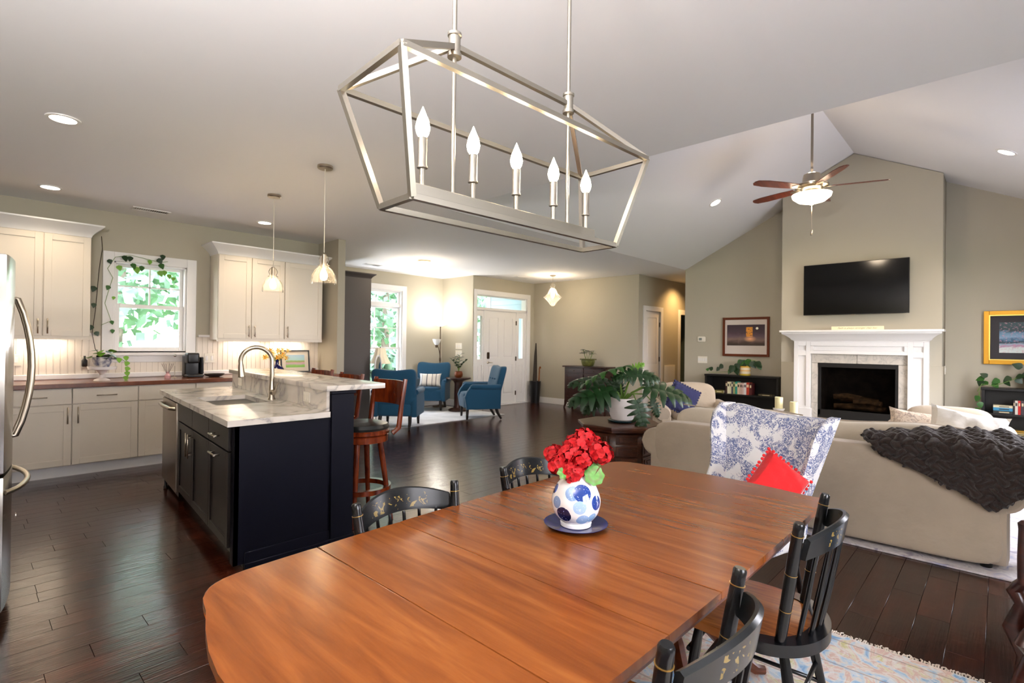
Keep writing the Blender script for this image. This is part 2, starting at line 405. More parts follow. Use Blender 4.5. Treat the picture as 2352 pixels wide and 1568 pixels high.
# chimney breast with firebox recess
CX = 9.02; cy0, cy1 = .573, 2.56; YZX = Matrix(((0, 0, 1, 0), (1, 0, 0, 0), (0, 1, 0, 0), (0, 0, 0, 1)))
zt = lambda y: H+.5*((YV-y) if y > YR else (y-YW))
b = B(); b.box(CX, XW, cy0, 1.04, 0, 1.16).box(CX, XW, 2.03, cy1, 0, 1.16).box(CX, XW, 1.04, 2.03, 0, .37)
b.prism([(cy0, 1.16), (cy1, 1.16), (cy1, zt(cy1)-.01), (YR, zt(YR)-.01), (cy0, zt(cy0)-.01)], CX, XW, M=YZX)
struct('wall_chimney', b, M['wall'])
wall('wall_right', 'x', XV, XW+.14, YW-.15, YW, ops=[(5.2, 7.6, .6, 2.5)])
wall('wall_back', 'x', -1.55, XV+.15, -1.95, -1.8, ops=[(.3, 2.1, .9, 2.3)])
wall('wall_left', 'y', -1.95, YK+.16, -1.55, -1.4)
wall('wall_dining_side', 'y', -1.95, YW, XV, XV+.15)
b = B(); b.prism([(YW, H+.06), (YV, H+.06), (YR, zt(YR)+.06)], XV-.12, XV, M=YZX); struct('wall_gable', b, M['ceil'])
b = B().box(-1.55, XV, -1.95, 9.46, H, H+.12).box(XV, 13.1, YV, 9.46, H, H+.12)
ceil = struct('ceiling', b, M['ceil'])
b = B()
for ya, yb in ((YV, YR), (YW, YR)):
    b.prism([(ya, H), (YR, zt(YR)), (YR, zt(YR)+.12), (ya, H+.12)], XV, XW+.14, M=YZX)
b.prism([(YW-.15, H), (YW, H), (YW, H+.12), (YW-.15, H+.12)], XV, XW+.14, M=YZX)
struct('ceiling_vault', b, M['ceil'])
# baseboards
def bb(name, x0, x1, y0, y1):
    struct(name, B().box(x0, x1, y0, y1, 0, .14, .004), M['trim'])
bb('baseboard_foyer_right', XW-.018, XW, 5.43, 8.27); bb('baseboard_living', XW-.018, XW, 2.57, 4.43); bb('baseboard_living_right', XW-.018, XW, YW, .56)
bb('baseboard_window', 3.8, 7.55, 9.282, 9.3); bb('baseboard_return', 7.532, 7.55, 8.27, 9.28); bb('baseboard_partition', 3.69, 3.80, 6.882, 6.90)
bb('baseboard_hall', XW+.14, 9.76, 5.412, 5.43); bb('baseboard_hall_far', 10.57, 11.36, 5.412, 5.43); bb('baseboard_front', 9.40, XW-.02, 8.252, 8.27)
# ---- floor: dark hand-scraped planks running along x
fl = struct('floor', B().box(-1.5, 13.1, -1.9, 9.46, -.06, -.012), M['subfloor'])
PW = .135; GAP = .0016
def pj(x, y, z=0):
    d = Vector((x, y, z-EYE)); k = d.dot(f_)
    if k < .05: return None
    return 1176+FPX*d.dot(R2)/k, 784-FPX*d.dot(U2)/k, k
lens = [.42, .63, .86, 1.1, 1.35]
pm = {}
def plankmesh(L):
    if L not in pm:
        o = finish('plank', B().box(0, L-GAP, 0, PW-GAP, -.012, 0, .0007), M['floor']); pm[L] = o.data; bpy.data.objects.remove(o)
    return pm[L]
rows = []; y = -1.845+.0; rg = random.Random(5)
while y < 9.45:
    x = -1.5-rg.random()*.8
    while x < 13:
        L = rg.choice(lens); rows.append((x, y, L)); x += L
    y += PW
sc_ = []
occ = [(1.15, 2.0, 3.35, 6.0), (.55, 2.5, .6, 1.5), (-2, .15, 3.4, 4.4), (-2, 3.7, 6.9, 9), (4.4, 5.3, 0, 2.4)]
for x, y, L in rows:
    cx, cy = x+L/2, y+PW/2; q = pj(cx, cy); s = 0
    if q and -100 < q[0] < 2450 and q[1] < 1720 and not any(a < cx < b_ and c < cy < d for a, b_, c, d in occ) and cx < XW and cy < 9.2:
        s = PW*L/q[2]**3
    sc_.append(s)
order = sorted(range(len(rows)), key=lambda i: -sc_[i]); near = set(order[:300])
bf = B()
for i, (x, y, L) in enumerate(rows):
    if i in near:
        o = bpy.data.objects.new('plank', plankmesh(L)); COL.objects.link(o); o.location = (x, y, 0); o.parent = fl
    elif x+L > -1.45: bf.box(max(x, -1.5), min(x+L-GAP, 13.05), y, y+PW-GAP, -.012, 0)
o = finish('plank_field', bf, M['floor'], fl); o['kind'] = 'stuff'
# ---- kitchen window
def window(name, x0, x1, z0, z1, Y, depth, cas, rail, munt=True, transom=None, apron=True, right_only=False):
    w = thing(name, None, None, ((x0+x1)/2, Y, z0), kind='structure'); ox, oz = (x0+x1)/2, z0
    def P(nm, boxes, m='trim', bev=.003):
        b = B()
        for a in boxes: b.box(a[0]-ox, a[1]-ox, a[2]-Y, a[3]-Y, a[4]-oz, a[5]-oz, bev)
        return finish(nm, b, M[m], w)
    P('casing', [(x0-cas, x0, Y-.022, Y, z0-.05, z1+cas)]); P('casing', [(x1, x1+cas, Y-.022, Y, z0-.05, z1+cas)])
    P('casing', [(x0, x1, Y-.022, Y, z1, z1+cas)]); P('sill', [(x0-cas-.02, x1+cas+.02, Y-.06, Y, z0-.05, z0-.015)])
    if apron: P('apron', [(x0-cas, x1+cas, Y-.02, Y, z0-.13, z0-.05)])
    P('jamb', [(x0, x0+.02, Y, Y+depth, z0-.015, z1), (x1-.02, x1, Y, Y+depth, z0-.015, z1), (x0, x1, Y, Y+depth, z1-.02, z1), (x0, x1, Y, Y+depth, z0-.02, z0+.005)])
    def sash(a0, a1, c0, c1, yy, t=.045, mv=0, mh=0):
        s = P('sash', [(a0, a0+t, yy, yy+.035, c0, c1), (a1-t, a1, yy, yy+.035, c0, c1), (a0+t, a1-t, yy, yy+.035, c0, c0+t), (a0+t, a1-t, yy, yy+.035, c1-t, c1)])
        bb_ = B().box(a0+t-ox, a1-t-ox, yy+.014-Y, yy+.02-Y, c0+t-oz, c1-t-oz); finish('pane', bb_, M['pane'], s)
        mm = B(); k = 0
        if mv: mm.box((a0+a1)/2-.008-ox, (a0+a1)/2+.008-ox, yy+.006-Y, yy+.03-Y, c0+t-oz, c1-t-oz); k = 1
        if mh: mm.box(a0+t-ox, a1-t-ox, yy+.006-Y, yy+.03-Y, (c0+c1)/2-.008-oz, (c0+c1)/2+.008-oz); k = 1
        if k: finish('muntin', mm, M['trim'], s)
    top = z1-.02
    if transom:
        sash(x0+.02, x1-.02, transom+.03, top, Y+.07, .03, True, False)
        P('mullion', [(x0, x1, Y+.02, Y+depth, transom-.035, transom+.03)]); top = transom-.035
    sash(x0+.02, x1-.02, rail, top, Y+.085, .035, munt, munt)
    sash(x0+.02, x1-.02, z0+.005, rail+.045, Y+.045, .045)
    return w
window('window_1', 1.215, 1.955, 1.25, 2.30, YK, .16, .105, 1.765)
window('window_2', 5.25, 6.45, .45, 2.49, 9.3, .16, .105, 1.25, transom=2.18)
# windows of the unseen walls: plain frames
for n, (x0, x1, z0, z1), ax, p in (('window_3', (5.2, 7.6, .6, 2.5), 'x', YW-.1), ('window_4', (.3, 2.1, .9, 2.3), 'x', -1.9)):
    b = B()
    for a0, a1, c0, c1 in ((x0, x0+.05, z0, z1), (x1-.05, x1, z0, z1), (x0, x1, z0, z0+.05), (x0, x1, z1-.05, z1), ((x0+x1)/2-.03, (x0+x1)/2+.03, z0, z1)):
        if ax == 'x': b.box(a0, a1, p, p+.06, c0, c1)
        else: b.box(p, p+.06, a0, a1, c0, c1)
    struct(n, b, M['trim'])
# ---- front door unit
D = thing('door_1', None, None, (8.46, 8.27, 0), kind='structure'); dx, dy = 8.46, 8.27
def DP(nm, boxes, m='trim', bev=.003, par=None):
    b = B()
    for a in boxes: b.box(a[0]-dx, a[1]-dx, a[2]-dy, a[3]-dy, a[4], a[5], bev)
    return finish(nm, b, M[m], par or D)
DP('casing', [(7.575, 7.65, 8.245, 8.27, 0, 2.57)]); DP('casing', [(9.29, 9.40, 8.245, 8.27, 0, 2.57)]); DP('casing', [(7.65, 9.29, 8.245, 8.27, 2.46, 2.57)])
DP('frame', [(7.65, 7.68, 8.27, 8.42, 0, 2.46), (9.26, 9.29, 8.27, 8.42, 0, 2.46), (7.65, 9.29, 8.27, 8.42, 2.13, 2.19), (7.65, 9.29, 8.30, 8.42, 2.44, 2.47), (7.90, 7.935, 8.28, 8.42, 0, 2.13), (8.945, 8.985, 8.28, 8.42, 0, 2.13)])
DP('transom_pane', [(7.68, 9.26, 8.35, 8.357, 2.19, 2.44)], 'pane', 0)
DP('threshold', [(7.65, 9.29, 8.24, 8.42, 0.0, .03)], 'trim')
def panels(nm, x0, x1, z0, z1, holes, raised, par=None, Y0=8.30, t=.045):
    b = B(); cs = sorted({x0, x1}|{q for o in holes for q in o[:2]}); zs = sorted({z0, z1}|{q for o in holes for q in o[2:]})
    for u0, u1 in zip(cs, cs[1:]):
        for w0, w1 in zip(zs, zs[1:]):
            if not any(o[0] < (u0+u1)/2 < o[1] and o[2] < (w0+w1)/2 < o[3] for o in holes): b.box(u0-dx, u1-dx, Y0-dy, Y0+t-dy, w0, w1)
    for o in raised:
        b.box(o[0]-dx, o[1]-dx, Y0+.016-dy, Y0+t-.01-dy, o[2], o[3]); b.box(o[0]+.025-dx, o[1]-.025-dx, Y0+.004-dy, Y0+t-.01-dy, o[2]+.025, o[3]-.025, .006)
    return finish(nm, b, M['trim'], par or D)
hp = [(8.06, 8.36, .24, .92), (8.54, 8.84, .24, .92), (8.06, 8.36, 1.08, 1.98), (8.54, 8.84, 1.08, 1.98)]
leaf = panels('door_leaf', 7.935, 8.945, .035, 2.13, hp, hp)
for x0, x1 in ((7.68, 7.90), (8.985, 9.26)):
    c = (x0+x1)/2+(.0 if x0 < 8 else 0); h = [(c-.07, c+.07, 1.05, 2.0), (c-.07, c+.07, .24, .92)]
    sl = panels('sidelight', x0, x1, .035, 2.13, h, [h[1]]); finish('pane', B().box(c-.07-dx, c+.07-dx, .05, .056, 1.05, 2.0), M['pane'], sl)
finish('keypad_lock', B().sbox((8.04-dx, 8.285-dy, 1.13), (.065, .03, .15), 6, 6), M['brass'], leaf)
finish('lever_handle', B().lathe([(.028, 0), (.028, .012), (.012, .02), (.012, .05)], 16, TR(8.04-dx, 8.30-dy, .975)@RX(PI/2)).tube([(8.04-dx, 8.255-dy, .975), (8.10-dx, 8.25-dy, .972), (8.15-dx, 8.252-dy, .968)], [.011, .009, .007]), M['nickel'], leaf)
for z in (.25, 1.05, 1.88): finish('hinge', B().box(8.935-dx, 8.955-dx, 8.275-dy, 8.30-dy, z-.05, z+.05), M['brass'], leaf)
# ---- hall doors
D = thing('door_2', None, None, (10.16, 5.43, 0), kind='structure'); dx, dy = 10.16, 5.43
for a in ((9.74, 9.84, 5.405, 5.43, 0, 2.23), (10.49, 10.59, 5.405, 5.43, 0, 2.23), (9.84, 10.49, 5.405, 5.43, 2.13, 2.23)): DP('casing', [a])
hp = [(9.96, 10.37, .26, .84), (9.96, 10.37, 1.0, 2.0)]
leaf = panels('door_leaf', 9.845, 10.485, .01, 2.125, hp, hp, Y0=5.445)
for z in (.3, 1.1, 1.85): finish('hinge', B().box(10.475-dx, 10.495-dx, 5.425-dy, 5.445-dy, z-.05, z+.05), M['brass'], leaf)
D = thing('door_3', None, None, (11.85, 5.43, 0), kind='structure'); dx, dy = 11.85, 5.43
for a in ((11.36, 11.45, 5.405, 5.43, 0, 2.23), (12.25, 12.34, 5.405, 5.43, 0, 2.23), (11.45, 12.25, 5.405, 5.43, 2.12, 2.23)): DP('casing', [a])
# ---- outside: ground, trees, porch
struct('ground', B().box(-30, 50, -30, 60, -.5, -.35), M['asphalt'])
pale_slab = mat('pale_bounce_slab', (196, 196, 200), .8, nz=(2, .06))
struct('added_neutral_bounce_slab', B().box(-4, 12, -9, -2.0, -.35, -.12), mat('grey_bounce_slab', (128, 128, 132), .85, nz=(2, .1))); struct('added_foyer_bounce_slab', B().box(-3, 7.25, 9.6, 13.2, -.35, -.20), pale_slab)  # unseen slabs added to bounce neutral light up through the windows
struct('porch_wall', B().box(9.7, 9.85, 8.46, 10.0, -.3, 3.2), M['siding'])
b = B()
for k in range(22): b.box(9.685, 9.70, 8.46, 9.9, -.3+k*.15, -.16+k*.15)
struct('porch_siding', b, M['siding']); struct('porch_corner_board', B().box(9.66, 9.87, 9.9, 10.03, -.3, 3.2), M['trim'])
struct('porch_ceiling', B().box(7.3, 10.2, 8.46, 10.9, 3.0, 3.08), M['trim'])
struct('porch_column', B().box(7.75, 7.98, 10.45, 10.68, -.3, 3.0, .01), M['trim']); struct('porch_deck', B().box(7.3, 10.2, 8.46, 10.9, -.3, -.06), mat('grey_porch_deck', (150, 148, 142), .8))
leafm = mat('sunlit_tree_foliage', (112, 144, 116), .8, nz=(2, .35), sc3=(1, 1, 1))
def crown(r, n, seed):
    rg = random.Random(seed); b = B()
    for _ in range(n):
        th, ph, rr = rg.random()*2*PI, math.acos(rg.uniform(-1, 1)), r*rg.random()**.4
        c = Vector((rr*math.sin(ph)*math.cos(th), rr*math.sin(ph)*math.sin(th), rr*math.cos(ph)*1.5))
        a = Vector((rg.uniform(-1, 1), rg.uniform(-1, 1), rg.uniform(-1, 1))).normalized(); q = a.orthogonal().normalized(); s = rg.uniform(.10, .24)
        vs = [b.bm.verts.new(c+a*s), b.bm.verts.new(c+q*s*.6), b.bm.verts.new(c-a*s), b.bm.verts.new(c-q*s*.6)]; b.bm.faces.new(vs)
    return b
tr = thing('tree', 'leafy tree with bright sunlit foliage beyond the windows', 'tree', (0, 0, -.4), group='sunlit trees outside the windows')
finish('crown', TRb := crown(1.8, 900, 3), leafm, tr, flip=False).location = (0, 0, 4.0)
finish('trunk', B().tube([(0, 0, 0), (.05, .02, 1.6), (-.03, .05, 3.4), (.1, 0, 5)], [.17, .14, .11, .05], 8), M['bark'], tr)
tr.location = (1.2, 13.0, -.4)
for x, y, rz, sc in ((5.2, 14.2, 1, .9), (-2.6, 15.0, 2, .95), (2.9, 17.2, 3, 1.1), (7.2, 17.6, .6, 1.0), (9.4, 14.4, 1.6, .9), (11.6, 18.0, 2.4, 1.1), (13.6, 14.8, .3, .9), (-1.0, 19.6, 4, 1.1), (6.0, 22.4, 5, 1.3), (16.4, 18.6, 2.9, 1.1), (11.2, 23.2, 1.1, 1.2)):
    t_ = dup(tr, (x, y, -.4), rz); t_.scale = (sc, sc, sc)
sh_ = thing('shrub', 'round green shrub outside the foyer window', 'shrub', (9.3, 12.0, -.4), group='green shrubs outside the foyer window')
finish('crown', crown(.55, 500, 8), leafm, sh_, flip=False).location = (0, 0, .75)
for p, l_ in (((7.0, 11.3, -.4), 'round green shrub outside, leftmost by the foyer window'), ((8.1, 11.9, -.4), 'round green shrub outside, in front of the door transom')): dup(sh_, p, 1, l_)
# ------------------------------------------------------------------ kitchen
b = B(); b.box(-1.4, 1.10, YK-.012, YK, .94, 1.43).box(2.07, 3.69, YK-.012, YK, .94, 1.43).box(1.10, 2.07, YK-.012, YK, .94, 1.12)
o = struct('beadboard', b, M['bead'], wk)
b = B(); x = -1.4
while x < 3.66:
    b.box(x, x+.052, YK-.018, YK-.012, .945, 1.12 if 1.06 < x+.03 < 2.10 else 1.43, .002)
    x += .06
o = finish('beadboard_strips', b, M['bead'], wk); o['kind'] = 'stuff'
finish('cap_rail', B().box(-1.4, 1.08, YK-.032, YK, 1.43, 1.46, .004).box(2.09, 3.69, YK-.032, YK, 1.43, 1.46, .004), M['trim'], wk)
finish('counter_ledge', B().box(-1.4, 3.69, YK-.04, YK-.0, .945, 1.0, .006), M['trim'], wk)
def shaker(b, x0, x1, y, z0, z1, r=.06, t=.02, M_=None):
    """door front facing -y, front surface at y"""
    b.box(x0, x0+r, y, y+t, z0, z1, .0015, M_); b.box(x1-r, x1, y, y+t, z0, z1, .0015, M_)
    b.box(x0+r, x1-r, y, y+t, z0, z0+r, .0015, M_); b.box(x0+r, x1-r, y, y+t, z1-r, z1, .0015, M_)
    b.box(x0+r, x1-r, y+.009, y+t, z0+r, z1-r, 0, M_); return b
def pull(p0, p1, out, par, m='nickel', r=.006):
    p0 = Vector(p0); p1 = Vector(p1); o_ = Vector(out); d = (p1-p0)*.14
    b = B().tube([p0+o_, p1+o_], r, 8).tube([p0+d, p0+d+o_], r*.8, 6).tube([p1-d, p1-d+o_], r*.8, 6)
    return finish('handle', b, M[m], par)
bx = [-.75, -.30, .23, .78, 1.33, 1.88, 2.43, 2.98, 3.68]
where = ['leftmost, behind the refrigerator', 'second from the left, behind the refrigerator', 'beside the refrigerator handle', 'left of the window', 'under the kitchen window', 'behind the island sink', 'behind the tall faucet', 'in the corner by the stub wall']
for i, (x0, x1) in enumerate(zip(bx, bx[1:])):
    c = thing('base_cabinet', 'cream shaker base cabinet under the wooden worktop, '+where[i], 'cabinet', (x0, YK, 0), group='cream base cabinets on the back wall')
    w = x1-x0; yf = 6.79-YK
    finish('body', B().box(.001, w-.001, yf+.022, -.003, .115, .895), M['cab'], c)
    finish('toe_kick', B().box(0, w, yf+.085, yf+.10, 0, .13), M['trim'], c)
    dr = finish('drawer', B().box(.004, w-.004, yf, yf+.02, .735, .888, .002), M['cab'], c)
    if i not in (4, 5): pull((w/2-.085, yf, .812), (w/2+.085, yf, .812), (0, -.03, 0), dr)
    d = finish('door', shaker(B(), .004, w-.004, yf, .125, .725), M['cab'], c)
    hx = w-.035 if i % 2 == 0 else .045
    pull((hx, yf, .54), (hx, yf, .705), (0, -.03, 0), d)
tag(finish('worktop', B().box(-.78, 3.69, 6.755, YK-.021, .898, .942, .004), M['walnut']), 'long dark walnut worktop along the back kitchen wall', 'worktop')
# uppers
def crownm(b, x0, x1, y0, y1, z0, z1, out, left=True, right=True):
    l0, r0 = (x0, x1); l1, r1 = (x0-out if left else x0), (x1+out if right else x1)
    n = 6; prev = None; V = b.bm.verts.new; rings = []
    for k in range(n+1):
        t = k/n; s = (1-math.cos(t*PI/2))*.75+.25*t; z = z0+(z1-.015-z0)*t
        rings.append((l0+(l1-l0)*s, r0+(r1-r0)*s, y0-out*s, z))
    rings.append((rings[-1][0], rings[-1][1], rings[-1][2], z1))
    rv = [[V((a, y1, z)), V((a, y, z)), V((c, y, z)), V((c, y1, z))] for a, c, y, z in rings]
    for p, q in zip(rv, rv[1:]):
        for j in range(4): b.bm.faces.new((p[j], p[(j+1) % 4], q[(j+1) % 4], q[j]))
    b.bm.faces.new(rv[0][::-1]); b.bm.faces.new(rv[-1]); return b
for nm, x0, x1, doors, lab, hs in (('wall_cabinet', -.58, .19, [(-.58, -.195), (-.195, .19)], 'tall cream shaker wall cabinet above the refrigerator side', ('r', 'l')), ('wall_cabinet', .19, .965, [(.19, .576), (.58, .962)], 'tall cream wall cabinet with two doors left of the kitchen window', ('r', 'l')),
                                 ('wall_cabinet', 2.215, 3.60, [(2.22, 2.618), (2.622, 3.05), (3.054, 3.597)], 'wide cream wall cabinet with three doors right of the kitchen window', ('r', 'l', 'l'))):
    c = thing(nm, lab, 'cabinet', (x0, YK, 1.40)); w = x1-x0; yf = 7.17-YK
    finish('body', B().box(.001, w-.001, yf+.022, -.033, 0, 1.09), M['cab'], c)
    finish('light_rail', B().box(0, w, yf+.005, yf+.03, -.02, .02), M['cab'], c)
    finish('crown', crownm(B(), 0, w, yf+.01, -.001, 1.085, 1.215, .10, x0 > 1, x0 > 0), M['trim'], c)
    for (a, d_), h in zip(doors, hs):
        d = finish('door', shaker(B(), a-x0+.003, d_-x0-.003, yf, .018, 1.078, .062), M['cab'], c)
        hx = (d_-x0-.035) if h == 'r' else (a-x0+.035)
        pull((hx, yf, .04), (hx, yf, .195), (0, -.03, 0), d)
    for xx in ([w*.3, w*.72] if w > 1 else [w/2]):
        fx = finish('under_cabinet_light', B().box(xx-.2, xx+.2, -.16, -.10, -.012, 0, .002), mat('under_cabinet_lamp_lens', (255, 240, 220), .4, emit=(1, .86, .68), es=9), c)
        light('under_cabinet_glow', 'AREA', (xx, -.13, -.02), .36, WARM2, .4, (0, 0, 0), c, size_y=.05)
# ---- refrigerator (side faces the camera, doors face +x)
fr = thing('refrigerator', 'stainless steel french-door refrigerator at the left edge', 'refrigerator', (-.60, 3.90, 0))
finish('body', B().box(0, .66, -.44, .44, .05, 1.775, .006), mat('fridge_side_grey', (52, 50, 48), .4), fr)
bow = lambda y: .745+.055*math.cos(max(-1, min(1, y/.47))*PI/2)
def fdoor(nm, y0, y1, z0, z1):
    b = B(); n = 10; poly = [(.672, y0), (.672, y1)]+[(bow(y1+(y0-y1)*k/n), y1+(y0-y1)*k/n) for k in range(n+1)]
    b.prism(poly, z0, z1, bev=.008, seg=2); return finish(nm, b, M['steel'], fr, ang=30)
d1 = fdoor('door', -.45, -.003, .74, 1.79); d2 = fdoor('door', .003, .45, .74, 1.79); d3 = fdoor('freezer_drawer', -.45, .45, .08, .725)
for d, yy in ((d1, -.06), (d2, .06)):
    n = 10; x0 = bow(yy)
    finish('handle', B().tube([(x0-.004, yy, 1.60)]+[(x0+.012+.062*math.sin(PI*k/n)**.8, yy, 1.60-.73*k/n) for k in range(n+1)]+[(x0-.004, yy, .87)], .013, 10), M['nickel'], d)
n = 12; finish('handle', B().tube([(bow(-.38)-.004, -.39, .64)]+[(bow(-.38+.76*k/n)+.012+.05*math.sin(PI*k/n)**.6, -.38+.76*k/n, .64) for k in range(n+1)]+[(bow(.38)-.004, .39, .64)], .013, 10), M['nickel'], d3)
finish('badge', B().lathe([(.014, 0), (.014, .004)], 14, TR(.80, -.30, .50)@RY(PI/2)), M['nickel'], d3)
finish('grille', B().box(.05, .74, -.43, .43, 0, .07), M['black'], fr)
# ---- island (its long sides lean a few degrees, as on the photograph)
SH = lambda c: Vector((c.x+.088*(c.y-3.32), c.y, c.z))
isl = thing('kitchen_island', 'black-navy kitchen island with shaker doors and drawers', 'island', (0, 0, 0))
finish('body', B().box(1.16, 1.74, 3.37, 5.20, .105, .876), M['char'], isl, xf=SH)
finish('body', B().box(1.16, 1.74, 5.81-.03, 5.81, .0, .876).box(1.70, 1.74, 5.20, 5.78, 0, .876), M['char'], isl, xf=SH)
finish('plinth', B().box(1.20, 1.73, 3.38, 5.79, 0, .105), M['black'], isl, xf=SH)
finish('end_panel', B().box(1.135, 1.75, 3.352, 3.37, .03, .876, .002).box(1.135, 1.165, 3.352, 3.42, .03, .876, .002), M['navy'], isl, xf=SH)
finish('end_baseboard', B().box(1.20, 1.76, 3.335, 3.355, 0, .035, .004).box(1.20, 1.75, 3.343, 3.37, 0, .1, .002), M['navy'], isl, xf=SH)
finish('knee_wall', B().box(1.745, 1.86, 3.40, 5.80, 0, 1.045), M['navy'], isl, xf=SH)
finish('post', B().box(1.752, 1.918, 3.335, 3.50, 0, 1.03, .002).box(1.745, 1.93, 3.325, 3.51, 1.03, 1.05, .004).box(1.745, 1.93, 3.325, 3.51, 0, .04, .004), M['navy'], isl, xf=SH)
SW = Matrix(((0, 1, 0, 0), (1, 0, 0, 0), (0, 0, 1, 0), (0, 0, 0, 1)))   # swaps x and y: fronts face -x
def front(nm, ya, yb, z0, z1, flat=False):
    b = B()
    if flat: b.box(1.118, 1.138, ya+.003, yb-.003, z0, z1, .002)
    else: shaker(b, ya+.003, yb-.003, 1.118, z0, z1, .055, M_=SW)
    return finish(nm, b, M['char'], isl, xf=SH)
ys = [3.42, 3.94, 4.49, 5.04]
for k, (ya, yb) in enumerate(zip(ys, ys[1:])):
    d = front('drawer', ya, yb, .715, .855, True)
    e = front('door', ya, yb, .125, .703)
    s = .088*((ya+yb)/2-3.32)
    if k == 0:
        pull((1.118+s-.012, ya+.18, .785), (1.118+s+.002, ya+.34, .785), (-.035, 0, 0), d); pull((1.118+s-.012, ya+.18, .665), (1.118+s+.002, ya+.34, .665), (-.035, 0, 0), e)
    else:
        yy = yb-.04 if k == 1 else ya+.04; s = .088*(yy-3.32); pull((1.118+s, yy, .50), (1.118+s, yy, .68), (-.035, 0, 0), e)
# marble counters
b = B(); sy0, sy1, sx0, sx1 = 4.17, 4.87, 1.215, 1.60
for q in ((1.088, 1.735, 3.322, sy0), (1.088, 1.735, sy1, 5.83), (1.088, sx0, sy0, sy1), (sx1, 1.735, sy0, sy1)): b.box(q[0], q[1], q[2], q[3], .877, .914)
bmesh.ops.remove_doubles(b.bm, verts=b.bm.verts[:], dist=.0005)
tag(finish('island_counter', b, M['marble'], xf=SH), 'lower marble counter of the island, cut out around the sink', 'counter')
tag(finish('bar_counter', B().box(1.71, 2.17, 3.328, 5.90, 1.052, 1.09, .006, seg=2), M['marble'], xf=SH), 'raised marble bar top over the stools', 'counter')
rs = tag(finish('backsplash', B().box(1.722, 1.744, 3.36, 5.80, .9145, 1.0515), M['marble'], xf=SH), 'narrow upright marble backsplash between island counter and bar', 'backsplash')
for yy in (3.72, 5.50):
    tag(finish('outlet', B().box(1.716, 1.7225, yy-.06, yy+.06, .945, 1.02, .002).box(1.714, 1.717, yy-.035, yy-.01, .962, 1.003).box(1.714, 1.717, yy+.01, yy+.035, .962, 1.003), M['outlet'], xf=SH), 'pale outlet plate in the marble backsplash, '+('near the bar post' if yy < 4 else 'at its far end behind the faucet'), 'outlet', 'outlets on the island backsplash')
sk = thing('sink', 'rectangular stainless undermount sink in the island', 'sink', (1.42+.09, 4.52, .9))
b = B(); x0, x1, y0, y1 = sx0-.008, sx1+.008, sy0-.008, sy1+.008
def ringf(ins, z):
    r = .05-min(ins, .03); pts = []
    for cxx, cyy, a0 in ((x1-ins-.05, y1-ins-.05, 0), (x0+ins+.05, y1-ins-.05, 90), (x0+ins+.05, y0+ins+.05, 180), (x1-ins-.05, y0+ins+.05, 270)):
        for k in range(5):
            a = math.radians(a0+k*22.5); pts.append((cxx+.05*math.cos(a), cyy+.05*math.sin(a), z))
    return [b.bm.verts.new(p) for p in pts]
rg4 = [ringf(-.012, .876), ringf(0, .876), ringf(.004, .74), ringf(.03, .70)]
for p, q in zip(rg4, rg4[1:]):
    for j in range(len(p)): b.bm.faces.new((p[j], p[(j+1) % len(p)], q[(j+1) % len(p)], q[j]))
b.bm.faces.new(rg4[-1])
finish('basin', b, M['steel'], sk, xf=lambda c: SH(c)-Vector((1.51, 4.52, .9)))
finish('drain', B().lathe([(.04, 0), (.035, .004), (0, .002)], 16, TR(-.01, 0, -.199)), M['nickel'], sk)
fa = thing('faucet', 'tall brushed nickel gooseneck faucet behind the island sink', 'faucet', (1.748, 4.33, .9145))
finish('base', B().lathe([(.03, 0), (.028, .01), (.022, .02), (.022, .10), (.017, .13), (.015, .17)], 20), M['nickel'], fa)
pts = [(0, 0, .15), (0, 0, .30)]; R_ = .115; uu = Vector((-.86, .38, 0)).normalized()
for k in range(15):
    a = PI-PI*1.06*k/14; pts.append(tuple(uu*(R_+R_*math.cos(a))+Vector((0, 0, .31+R_*math.sin(a)))))
finish('gooseneck', B().tube(pts, .017, 14), M['nickel'], fa)
e = Vector(pts[-1]); dn = (e-Vector(pts[-2])).normalized()
finish('spray_head', B().tube([e, e+dn*.02, e+dn*.10, e+dn*.105], [.019, .021, .028, .024], 12), M['nickel'], fa)
finish('lever', B().lathe([(.022, 0), (.022, .03), (.016, .04)], 14, TR(-.005, -.02, .06)@RX(PI/2)).tube([(0, -.05, .06), (.01, -.06, .10), (.02, -.07, .14)], [.009, .007, .008], 8), M['nickel'], fa)
dw = thing('dishwasher', 'brushed steel dishwasher at the far end of the island', 'dishwasher', (0, 0, 0))
finish('front_panel', B().box(1.105, 1.15, 5.06, 5.755, .10, .855, .006, seg=2), M['steelv'], dw, xf=SH)
finish('tub', B().box(1.155, 1.69, 5.21, 5.75, .02, .85), M['black'], dw, xf=SH)
b = B().tube([(1.112, 5.13, .80), (1.07, 5.15, .805), (1.055, 5.40, .808), (1.07, 5.66, .805), (1.112, 5.68, .80)], .016, 10)
finish('handle', b, M['nickel'], dw, xf=SH)
finish('foot', B().lathe([(.018, 0), (.02, .015), (.012, .03), (.012, .10)], 10, TR(1.13, 5.70, 0)), M['black'], dw, xf=SH)
